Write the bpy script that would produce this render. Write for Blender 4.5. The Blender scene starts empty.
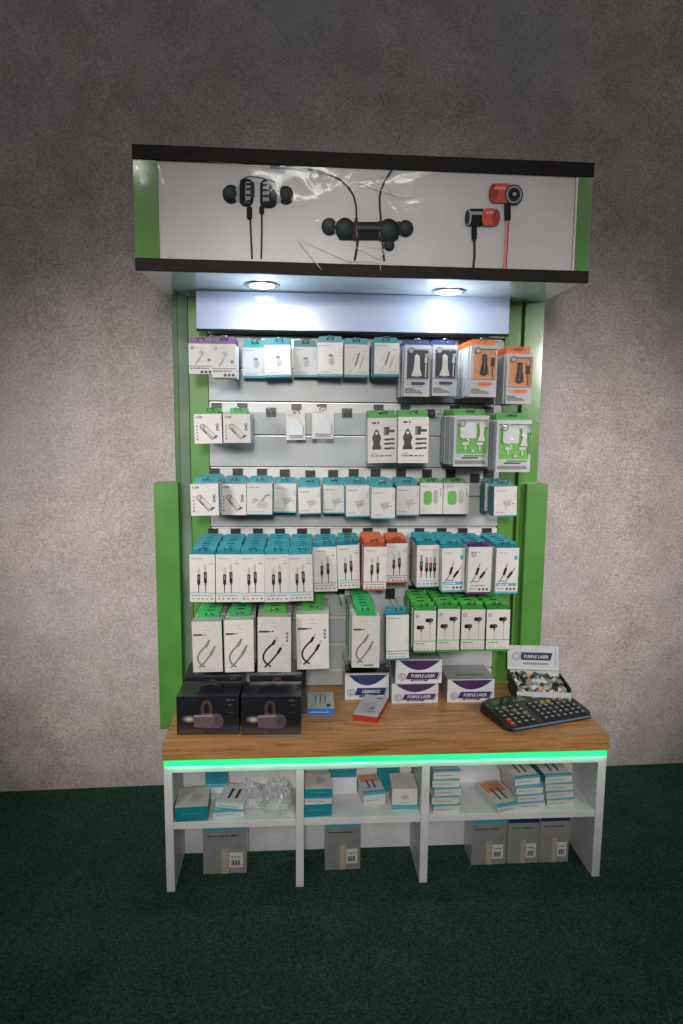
import bpy, math, random
from mathutils import Vector, Matrix
random.seed(7)
S = bpy.context.scene
C = S.collection
FLOOR = -0.42

# ---------------------------------------------------------------- materials
MC = {}
def mat(name, col, rough=0.5, metal=0.0, var=0.06, scale=40, bump=0.0, bscale=200, coat=0.0, rnd=0.0, emit=None, estr=0.0, spec=0.5, trans=0.0, alpha=1.0, dirt=0.0):
    if name in MC: return MC[name]
    m = bpy.data.materials.new(name); m.use_nodes = True
    nt = m.node_tree; b = nt.nodes['Principled BSDF']; N = nt.nodes.new; L = nt.links.new
    b.inputs['Roughness'].default_value = rough; b.inputs['Metallic'].default_value = metal
    b.inputs['Coat Weight'].default_value = coat; b.inputs['Coat Roughness'].default_value = 0.08
    if name.startswith('carton') or name.endswith('_card'): b.inputs['Coat Roughness'].default_value = .3; b.inputs['Coat Weight'].default_value = coat * .35; b.inputs['Specular IOR Level'].default_value = .3; b.inputs['Roughness'].default_value = rough + .1
    b.inputs['Specular IOR Level'].default_value = spec
    b.inputs['Transmission Weight'].default_value = trans; b.inputs['Alpha'].default_value = alpha
    tc = N('ShaderNodeTexCoord')
    nz = N('ShaderNodeTexNoise'); nz.inputs['Scale'].default_value = scale; nz.inputs['Detail'].default_value = 5
    L(tc.outputs['Object'], nz.inputs['Vector'])
    mr = N('ShaderNodeMapRange'); mr.inputs[1].default_value = 0.3; mr.inputs[2].default_value = 0.7
    mr.inputs[3].default_value = 1 - var; mr.inputs[4].default_value = 1 + var
    L(nz.outputs['Fac'], mr.inputs[0])
    mx = N('ShaderNodeMix'); mx.data_type = 'RGBA'; mx.blend_type = 'MULTIPLY'; mx.inputs[0].default_value = 1
    mx.inputs[6].default_value = (*col, 1); L(mr.outputs[0], mx.inputs[7])
    out = mx.outputs[2]
    if name.startswith('carton') or name.endswith('_card'):
        oi = N('ShaderNodeObjectInfo'); rr_ = N('ShaderNodeMapRange'); rr_.inputs[3].default_value = .84; rr_.inputs[4].default_value = 1.04
        L(oi.outputs['Random'], rr_.inputs[0]); mo = N('ShaderNodeMix'); mo.data_type = 'RGBA'; mo.blend_type = 'MULTIPLY'; mo.inputs[0].default_value = 1
        L(out, mo.inputs[6]); L(rr_.outputs[0], mo.inputs[7]); out = mo.outputs[2]
    if dirt > 0:
        n3 = N('ShaderNodeTexNoise'); n3.inputs['Scale'].default_value = scale * .2; n3.inputs['Detail'].default_value = 8; n3.inputs['Roughness'].default_value = .7
        L(tc.outputs['Object'], n3.inputs['Vector'])
        r3 = N('ShaderNodeMapRange'); r3.inputs[1].default_value = .5; r3.inputs[2].default_value = .75; r3.inputs[3].default_value = 1; r3.inputs[4].default_value = 1 - dirt
        L(n3.outputs['Fac'], r3.inputs[0])
        m3 = N('ShaderNodeMix'); m3.data_type = 'RGBA'; m3.blend_type = 'MULTIPLY'; m3.inputs[0].default_value = 1
        L(out, m3.inputs[6]); L(r3.outputs[0], m3.inputs[7]); out = m3.outputs[2]
    L(out, b.inputs['Base Color'])
    if bump > 0:
        n2 = N('ShaderNodeTexNoise'); n2.inputs['Scale'].default_value = bscale; n2.inputs['Detail'].default_value = 4
        L(tc.outputs['Object'], n2.inputs['Vector'])
        bp = N('ShaderNodeBump'); bp.inputs['Strength'].default_value = bump; bp.inputs['Distance'].default_value = 0.002
        L(n2.outputs['Fac'], bp.inputs['Height']); L(bp.outputs[0], b.inputs['Normal'])
    if emit:
        b.inputs['Emission Color'].default_value = (*emit, 1); b.inputs['Emission Strength'].default_value = estr
    MC[name] = m
    return m

def wood_mat():
    m = bpy.data.materials.new('oak_worktop'); m.use_nodes = True
    nt = m.node_tree; b = nt.nodes['Principled BSDF']; N = nt.nodes.new; L = nt.links.new
    tc = N('ShaderNodeTexCoord'); mp = N('ShaderNodeMapping'); mp.inputs['Scale'].default_value = (2.2, 26, 26)
    L(tc.outputs['Object'], mp.inputs[0])
    n1 = N('ShaderNodeTexNoise'); n1.inputs['Scale'].default_value = 3.2; n1.inputs['Detail'].default_value = 9; n1.inputs['Roughness'].default_value = .68; n1.inputs['Distortion'].default_value = .6
    L(mp.outputs[0], n1.inputs['Vector'])
    cr = N('ShaderNodeValToRGB'); e = cr.color_ramp.elements
    e[0].position = .3; e[0].color = (.21, .095, .034, 1); e[1].position = .72; e[1].color = (.62, .335, .125, 1)
    x = e.new(.5); x.color = (.48, .245, .085, 1)
    L(n1.outputs['Fac'], cr.inputs[0])
    # staves laid along x
    mp2 = N('ShaderNodeMapping'); mp2.inputs['Scale'].default_value = (1.6, 14, 1); L(tc.outputs['Object'], mp2.inputs[0])
    br = N('ShaderNodeTexBrick'); br.inputs['Scale'].default_value = 1; br.inputs['Mortar Size'].default_value = .008
    br.inputs['Color1'].default_value = (.93, .93, .93, 1); br.inputs['Color2'].default_value = (1.1, 1.08, 1.05, 1); br.inputs['Mortar'].default_value = (.82, .79, .76, 1)
    L(mp2.outputs[0], br.inputs['Vector'])
    mx = N('ShaderNodeMix'); mx.data_type = 'RGBA'; mx.blend_type = 'MULTIPLY'; mx.inputs[0].default_value = .7
    L(cr.outputs[0], mx.inputs[6]); L(br.outputs[0], mx.inputs[7]); L(mx.outputs[2], b.inputs['Base Color'])
    b.inputs['Roughness'].default_value = .42
    bp = N('ShaderNodeBump'); bp.inputs['Strength'].default_value = .25; bp.inputs['Distance'].default_value = .001
    L(n1.outputs['Fac'], bp.inputs['Height']); L(bp.outputs[0], b.inputs['Normal'])
    return m

def wall_mat():
    m = bpy.data.materials.new('mottled_plaster'); m.use_nodes = True
    nt = m.node_tree; b = nt.nodes['Principled BSDF']; N = nt.nodes.new; L = nt.links.new
    tc = N('ShaderNodeTexCoord')
    n1 = N('ShaderNodeTexNoise'); n1.inputs['Scale'].default_value = 7; n1.inputs['Detail'].default_value = 12; n1.inputs['Roughness'].default_value = .72
    n2 = N('ShaderNodeTexNoise'); n2.inputs['Scale'].default_value = 140; n2.inputs['Detail'].default_value = 6; n2.inputs['Roughness'].default_value = .8
    n3 = N('ShaderNodeTexNoise'); n3.inputs['Scale'].default_value = 1.6; n3.inputs['Detail'].default_value = 4
    for n in (n1, n2, n3): L(tc.outputs['Object'], n.inputs['Vector'])
    c1 = N('ShaderNodeValToRGB'); e = c1.color_ramp.elements
    e[0].position = .32; e[0].color = (.375, .320, .305, 1); e[1].position = .68; e[1].color = (.575, .50, .485, 1)
    L(n1.outputs['Fac'], c1.inputs[0])
    c2 = N('ShaderNodeMapRange'); c2.inputs[1].default_value = .36; c2.inputs[2].default_value = .64; c2.inputs[3].default_value = .58; c2.inputs[4].default_value = 1.36
    L(n2.outputs['Fac'], c2.inputs[0])
    mx = N('ShaderNodeMix'); mx.data_type = 'RGBA'; mx.blend_type = 'MULTIPLY'; mx.inputs[0].default_value = 1
    L(c1.outputs[0], mx.inputs[6]); L(c2.outputs[0], mx.inputs[7])
    mx2 = N('ShaderNodeMix'); mx2.data_type = 'RGBA'; mx2.inputs[7].default_value = (.40, .385, .43, 1)
    r3 = N('ShaderNodeMapRange'); r3.inputs[1].default_value = .4; r3.inputs[2].default_value = .7; r3.inputs[3].default_value = 0; r3.inputs[4].default_value = .45
    L(n3.outputs['Fac'], r3.inputs[0]); L(r3.outputs[0], mx2.inputs[0]); L(mx.outputs[2], mx2.inputs[6])
    L(mx2.outputs[2], b.inputs['Base Color']); b.inputs['Roughness'].default_value = .9
    bp = N('ShaderNodeBump'); bp.inputs['Strength'].default_value = .35; bp.inputs['Distance'].default_value = .003
    L(n2.outputs['Fac'], bp.inputs['Height']); L(bp.outputs[0], b.inputs['Normal'])
    return m

def carpet_mat():
    m = bpy.data.materials.new('green_carpet'); m.use_nodes = True
    nt = m.node_tree; b = nt.nodes['Principled BSDF']; N = nt.nodes.new; L = nt.links.new
    tc = N('ShaderNodeTexCoord')
    n1 = N('ShaderNodeTexNoise'); n1.inputs['Scale'].default_value = 170; n1.inputs['Detail'].default_value = 5; n1.inputs['Roughness'].default_value = .8
    n2 = N('ShaderNodeTexNoise'); n2.inputs['Scale'].default_value = 9; n2.inputs['Detail'].default_value = 8
    for n in (n1, n2): L(tc.outputs['Object'], n.inputs['Vector'])
    c1 = N('ShaderNodeValToRGB'); e = c1.color_ramp.elements
    e[0].position = .40; e[0].color = (.006, .028, .022, 1); e[1].position = .66; e[1].color = (.06, .15, .11, 1)
    L(n1.outputs['Fac'], c1.inputs[0])
    r = N('ShaderNodeMapRange'); r.inputs[1].default_value = .3; r.inputs[2].default_value = .7; r.inputs[3].default_value = .75; r.inputs[4].default_value = 1.1
    L(n2.outputs['Fac'], r.inputs[0])
    mx = N('ShaderNodeMix'); mx.data_type = 'RGBA'; mx.blend_type = 'MULTIPLY'; mx.inputs[0].default_value = 1
    L(c1.outputs[0], mx.inputs[6]); L(r.outputs[0], mx.inputs[7]); L(mx.outputs[2], b.inputs['Base Color'])
    b.inputs['Roughness'].default_value = .95; b.inputs['Specular IOR Level'].default_value = .2
    bp = N('ShaderNodeBump'); bp.inputs['Strength'].default_value = .8; bp.inputs['Distance'].default_value = .004
    L(n1.outputs['Fac'], bp.inputs['Height']); L(bp.outputs[0], b.inputs['Normal'])
    return m

def film_mat(name, rough, fac, bump, bscale, tint=(1, 1, 1)):
    # clear plastic: mostly transparent, glossy where it faces a lamp
    m = bpy.data.materials.new(name); m.use_nodes = True
    nt = m.node_tree; nt.nodes.clear(); N = nt.nodes.new; L = nt.links.new
    o = N('ShaderNodeOutputMaterial'); t = N('ShaderNodeBsdfTransparent'); g = N('ShaderNodeBsdfGlossy'); mx = N('ShaderNodeMixShader')
    t.inputs[0].default_value = (*tint, 1); g.inputs['Roughness'].default_value = rough
    fr = N('ShaderNodeFresnel'); fr.inputs[0].default_value = 1.45
    tc = N('ShaderNodeTexCoord'); n = N('ShaderNodeTexNoise'); n.inputs['Scale'].default_value = bscale; n.inputs['Detail'].default_value = 3; n.inputs['Distortion'].default_value = 1.5
    L(tc.outputs['Object'], n.inputs['Vector'])
    bp = N('ShaderNodeBump'); bp.inputs['Strength'].default_value = bump; bp.inputs['Distance'].default_value = .01
    L(n.outputs['Fac'], bp.inputs['Height']); L(bp.outputs[0], g.inputs['Normal']); L(bp.outputs[0], fr.inputs['Normal'])
    ml = N('ShaderNodeMath'); ml.operation = 'MULTIPLY'; ml.inputs[1].default_value = fac; L(fr.outputs[0], ml.inputs[0])
    L(ml.outputs[0], mx.inputs[0]); L(t.outputs[0], mx.inputs[1]); L(g.outputs[0], mx.inputs[2]); L(mx.outputs[0], o.inputs[0])
    return m

WOOD = wood_mat(); WALL = wall_mat(); CARPET = carpet_mat()
FILM = film_mat('clear_film', .06, 1.0, .16, 6)
BAGFILM = None
BLISTER = film_mat('blister_film', .06, 1.2, .25, 25)
BAGFILM = mat('bag_film', (.80, .82, .82), .12, alpha=.33, var=.25, scale=30, bump=.6, bscale=60, coat=1.0)
CREASE_GLARE = mat('film_crease_glare', (.92, .94, .95), .2, alpha=.85, var=.1)  # white fold lines; the glare on the film is put into this colour
GREEN = mat('green_laminate', (.080, .240, .042), .34, var=.12, scale=9, coat=.5, bump=.05, bscale=60, dirt=.2)
GREENF = mat('green_film_covered', (.105, .27, .050), .22, var=.10, scale=7, coat=.9, bump=.25, bscale=22)
GREENREFL = mat('green_pale_reflection', (.23, .31, .22), .2, var=.25, scale=6, coat=.9, bump=.3, bscale=16)  # post green paled towards grey, a reflection painted into the base colour
GREEND = mat('green_edge', (.030, .115, .022), .5, var=.1, scale=12)
BLACKW = mat('black_ash_trim', (.008, .006, .005), .6, var=.5, scale=50, coat=0, spec=.25, bump=.15, bscale=120)
SLAT = mat('slat_board', (.42, .45, .455), .35, var=.07, scale=8, coat=.15, dirt=.12)
SLATL = mat('slat_board_sheen', (.62, .63, .63), .3, var=.12, scale=8, coat=.15)  # paler copy of the slat board, reflection put into the colour
GROOVE = mat('groove_dark', (.02, .02, .02), .8)
ALU = mat('aluminium_insert', (.55, .53, .50), .35, metal=.6, var=.15, scale=14)
HEADER = mat('header_gloss', (.52, .60, .78), .16, var=.03, scale=3, coat=.4)
SOFFIT = mat('soffit_gloss', (.70, .78, .80), .12, var=.04, scale=3, coat=.6)
WHITEL = mat('white_melamine', (.67, .67, .68), .45, var=.10, scale=12, bump=.06, bscale=90, dirt=.25)
LED = mat('led_green', (.02, .35, .1), .4, emit=(.012, .80, .19), estr=.95, var=0)
LAMP = mat('lamp_lens', (.9, .9, .9), .4, emit=(1, .99, .95), estr=9, var=0)
STEEL = mat('brushed_steel', (.55, .55, .55), .25, metal=1, var=.1)
WIRE = mat('chrome_wire', (.30, .30, .31), .25, metal=1, var=.1)
BLK = mat('black_plastic', (.013, .013, .014), .35, var=.2)
BLKM = mat('black_matt', (.022, .022, .024), .6, var=.2)
DGREY = mat('ink_dark', (.045, .045, .05), .5)
MGREY = mat('ink_mid', (.20, .195, .19), .5)
LGREY = mat('ink_light', (.42, .41, .40), .5)
PAPER = mat('carton_white', (.64, .61, .59), .38, var=.05, scale=30, coat=.25)
PAPER2 = mat('carton_cool', (.60, .63, .65), .35, var=.05, scale=30, coat=.3)
PALEB = mat('pale_blue_print', (.62, .72, .80), .4)
TEAL = mat('teal_card', (.010, .235, .285), .35, var=.12, scale=25, coat=.3)
TEALLIT = mat('teal_lit_card', (.02, .47, .52), .35, var=.08, scale=25, coat=.3)  # brighter copy of the teal card, downlight glow put into the colour
TEALL = mat('teal_line', (.06, .36, .46), .4)
ORANGE = mat('orange_card', (.68, .145, .025), .35, var=.1, scale=25, coat=.3)
ORANGED = mat('orange_red_card', (.50, .105, .035), .38, var=.1, scale=25, coat=.3)
AMBER = mat('amber_print', (.62, .27, .10), .4)
PURPLE = mat('purple_card', (.11, .022, .15), .35, var=.1, scale=25, coat=.3)
PURPLED = mat('purple_dark_print', (.05, .018, .085), .4)
NAVY = mat('navy_card', (.012, .03, .13), .35, var=.1, scale=25, coat=.3)
NAVYD = mat('navy_dark_print', (.012, .022, .09), .4)
GCARD = mat('green_card', (.040, .30, .040), .38, var=.12, scale=25, coat=.3)
GCARD2 = mat('emerald_card', (.018, .33, .085), .35, var=.12, scale=25, coat=.35)
GLIME = mat('lime_print', (.13, .40, .07), .4)
BLIS = mat('blister_grey', (.50, .50, .52), .3, var=.05, coat=.4)
BLUEB = mat('blue_carton_side', (.02, .17, .52), .4)
REDB = mat('red_carton_side', (.42, .025, .02), .4)
BOXBLK = mat('black_carton', (.010, .011, .016), .32, var=.15, coat=.25)
BOXBLKT = mat('black_carton_top', (.022, .024, .034), .35, var=.15, coat=.3)
BROWN = mat('brown_print', (.075, .028, .020), .5)
MAUVE = mat('mauve_metal_print', (.105, .075, .088), .45)
MAUVED = mat('mauve_dark_print', (.07, .048, .058), .45)
GLOWP = mat('beam_print', (.42, .38, .36), .5)
GLOWP2 = mat('beam_print_faint', (.055, .05, .048), .5)
GOLDP = mat('gold_lettering', (.12, .055, .018), .5)
POSTER = mat('poster_paper', (.62, .60, .61), .35, var=.14, scale=3.0, dirt=.12)
PRED = mat('print_red', (.60, .055, .035), .4)
PREDD = mat('print_red_dark', (.30, .02, .015), .4)
PDK = mat('print_charcoal', (.010, .013, .015), .6, spec=.12)
PDK2 = mat('print_slate', (.030, .037, .042), .6, spec=.12)
PLT = mat('print_highlight', (.30, .31, .32), .4)
SILV = mat('silver_foil', (.42, .42, .44), .25, metal=.6, var=.2, scale=60)
WALLEDGE = WALL

# ---------------------------------------------------------------- mesh builder
class MB:
    def __init__(s): s.v = []; s.f = []; s.m = []; s.mats = []; s.sm = []
    def mi(s, m):
        if m not in s.mats: s.mats.append(m)
        return s.mats.index(m)
    def add(s, vs, fs, m, smooth=False):
        b = len(s.v); s.v += [tuple(p) for p in vs]; k = s.mi(m)
        for f in fs: s.f.append([b + i for i in f]); s.m.append(k); s.sm.append(smooth)
    def box(s, x0, y0, z0, x1, y1, z1, m, top=None, front=None, side=None, bottom=None):
        vs = [(x0, y0, z0), (x1, y0, z0), (x1, y1, z0), (x0, y1, z0), (x0, y0, z1), (x1, y0, z1), (x1, y1, z1), (x0, y1, z1)]
        b = len(s.v); s.v += vs
        for f, mm in (((0, 3, 2, 1), bottom or m), ((4, 5, 6, 7), top or m), ((0, 1, 5, 4), front or m), ((1, 2, 6, 5), side or m), ((2, 3, 7, 6), m), ((3, 0, 4, 7), side or m)):
            s.f.append([b + i for i in f]); s.m.append(s.mi(mm)); s.sm.append(False)
    def poly(s, pts, y, m): s.add([(x, y, z) for x, z in pts], [list(range(len(pts)))], m)
    def rect(s, x0, z0, x1, z1, y, m): s.poly([(x0, z0), (x1, z0), (x1, z1), (x0, z1)], y, m)
    def disc(s, x, z, r, y, m, n=16, rz=None, a0=0, a1=2 * math.pi):
        rz = rz or r; full = a1 - a0 > 6.28
        k = n if full else n + 1
        s.poly([(x + r * math.cos(a0 + (a1 - a0) * i / n), z + rz * math.sin(a0 + (a1 - a0) * i / n)) for i in range(k)], y, m)
    def ring(s, x, z, r0, r1, y, m, n=20):
        for i in range(n):
            a = 2 * math.pi * i / n; b = 2 * math.pi * (i + 1) / n
            s.poly([(x + r0 * math.cos(a), z + r0 * math.sin(a)), (x + r1 * math.cos(a), z + r1 * math.sin(a)), (x + r1 * math.cos(b), z + r1 * math.sin(b)), (x + r0 * math.cos(b), z + r0 * math.sin(b))], y, m)
    def rrect(s, x0, z0, x1, z1, r, y, m, n=4):
        pts = []
        for cx, cz, a in ((x1 - r, z0 + r, -90), (x1 - r, z1 - r, 0), (x0 + r, z1 - r, 90), (x0 + r, z0 + r, 180)):
            for i in range(n + 1):
                t = math.radians(a + 90 * i / n); pts.append((cx + r * math.cos(t), cz + r * math.sin(t)))
        s.poly(pts, y, m)
    def prism(s, pts, y0, y1, m, side=None):
        n = len(pts); vs = [(x, y0, z) for x, z in pts] + [(x, y1, z) for x, z in pts]
        s.add(vs, [list(range(n)), list(range(2 * n - 1, n - 1, -1))], m)
        s.add(vs, [(i, n + i, n + (i + 1) % n, (i + 1) % n) for i in range(n)], side or m)
    def plan(s, pts, z0, z1, m, side=None):
        n = len(pts); vs = [(x, y, z0) for x, y in pts] + [(x, y, z1) for x, y in pts]
        s.add(vs, [list(range(n - 1, -1, -1)), list(range(n, 2 * n))], m)
        s.add(vs, [(i, (i + 1) % n, n + (i + 1) % n, n + i) for i in range(n)], side or m)
    def line(s, pts, w, y, m, w1=None):
        w1 = w if w1 is None else w1; n = len(pts); L = []; R = []
        for i, (x, z) in enumerate(pts):
            a = pts[max(i - 1, 0)]; b = pts[min(i + 1, n - 1)]; d = math.hypot(b[0] - a[0], b[1] - a[1]) or 1
            nx, nz = -(b[1] - a[1]) / d, (b[0] - a[0]) / d; ww = (w + (w1 - w) * i / max(n - 1, 1)) / 2
            L.append((x + nx * ww, y, z + nz * ww)); R.append((x - nx * ww, y, z - nz * ww))
        s.add(L + R, [(i, i + 1, n + i + 1, n + i) for i in range(n - 1)], m)
    def tube(s, pts, r, m, n=6, close=True):
        P = [Vector(p) for p in pts]; rings = []; up = None
        for i, p in enumerate(P):
            t = (P[min(i + 1, len(P) - 1)] - P[max(i - 1, 0)]).normalized()
            if up is None:
                up = Vector((0, 0, 1)) if abs(t.z) < .9 else Vector((1, 0, 0))
            a = t.cross(up).normalized(); b = a.cross(t).normalized(); up = b
            rr = r[i] if isinstance(r, (list, tuple)) else r
            rings.append([p + a * math.cos(2 * math.pi * k / n) * rr + b * math.sin(2 * math.pi * k / n) * rr for k in range(n)])
        vs = [q for g in rings for q in g]; fs = []
        for i in range(len(P) - 1):
            for k in range(n):
                fs.append((i * n + k, i * n + (k + 1) % n, (i + 1) * n + (k + 1) % n, (i + 1) * n + k))
        if close: fs += [tuple(range(n - 1, -1, -1)), tuple(range((len(P) - 1) * n, len(P) * n))]
        s.add(vs, fs, m, True)
    def cyl(s, c, r, h, m, n=24, r1=None):     # vertical
        r1 = r if r1 is None else r1
        vs = [(c[0] + r * math.cos(2 * math.pi * i / n), c[1] + r * math.sin(2 * math.pi * i / n), c[2]) for i in range(n)] + [(c[0] + r1 * math.cos(2 * math.pi * i / n), c[1] + r1 * math.sin(2 * math.pi * i / n), c[2] + h) for i in range(n)]
        s.add(vs, [tuple(range(n - 1, -1, -1)), tuple(range(n, 2 * n))], m)
        s.add(vs, [(i, (i + 1) % n, n + (i + 1) % n, n + i) for i in range(n)], m, True)
    def text(s, t, x, z, size, y, m, align='LEFT', stretch=1.0, shear=0.0, flat=False):
        cu = bpy.data.curves.new('lettering', 'FONT'); cu.body = t; cu.size = size; cu.align_x = align; cu.resolution_u = 2; cu.shear = shear; cu.offset = size * .02
        ob = bpy.data.objects.new('lettering', cu); C.objects.link(ob)
        dg = bpy.context.evaluated_depsgraph_get(); dg.update()
        me = bpy.data.meshes.new_from_object(ob.evaluated_get(dg))
        if flat: vs = [(x + p.co.x * stretch, z + p.co.y, y) for p in me.vertices]
        else: vs = [(x + p.co.x * stretch, y, z + p.co.y) for p in me.vertices]
        s.add(vs, [tuple(p.vertices) for p in me.polygons], m)
        bpy.data.objects.remove(ob); bpy.data.curves.remove(cu); bpy.data.meshes.remove(me)
    def words(s, x0, z, x1, h, y, m, seed=0):   # tiny illegible print: broken dashes
        r = random.Random(seed + int(x0 * 1e4) + int(z * 1e4)); x = x0
        while x < x1:
            w = h * r.uniform(.8, 3.0); e = min(x + w, x1)
            s.rect(x, z, e, z + h * r.uniform(.75, 1.1), y, m); x = e + h * r.uniform(.35, .8)
    def xf(s, M, start=0):
        for i in range(start, len(s.v)): s.v[i] = tuple(M @ Vector(s.v[i]))
    def build(s, name, parent=None, bev=0):
        me = bpy.data.meshes.new(name); me.from_pydata(s.v, [], s.f)
        for m in s.mats: me.materials.append(m)
        me.polygons.foreach_set('material_index', s.m); me.polygons.foreach_set('use_smooth', s.sm); me.update()
        o = bpy.data.objects.new(name, me); C.objects.link(o)
        if parent: o.parent = parent
        if bev:
            b = o.modifiers.new('bevel', 'BEVEL'); b.width = bev; b.segments = 2; b.limit_method = 'ANGLE'
        return o

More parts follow.
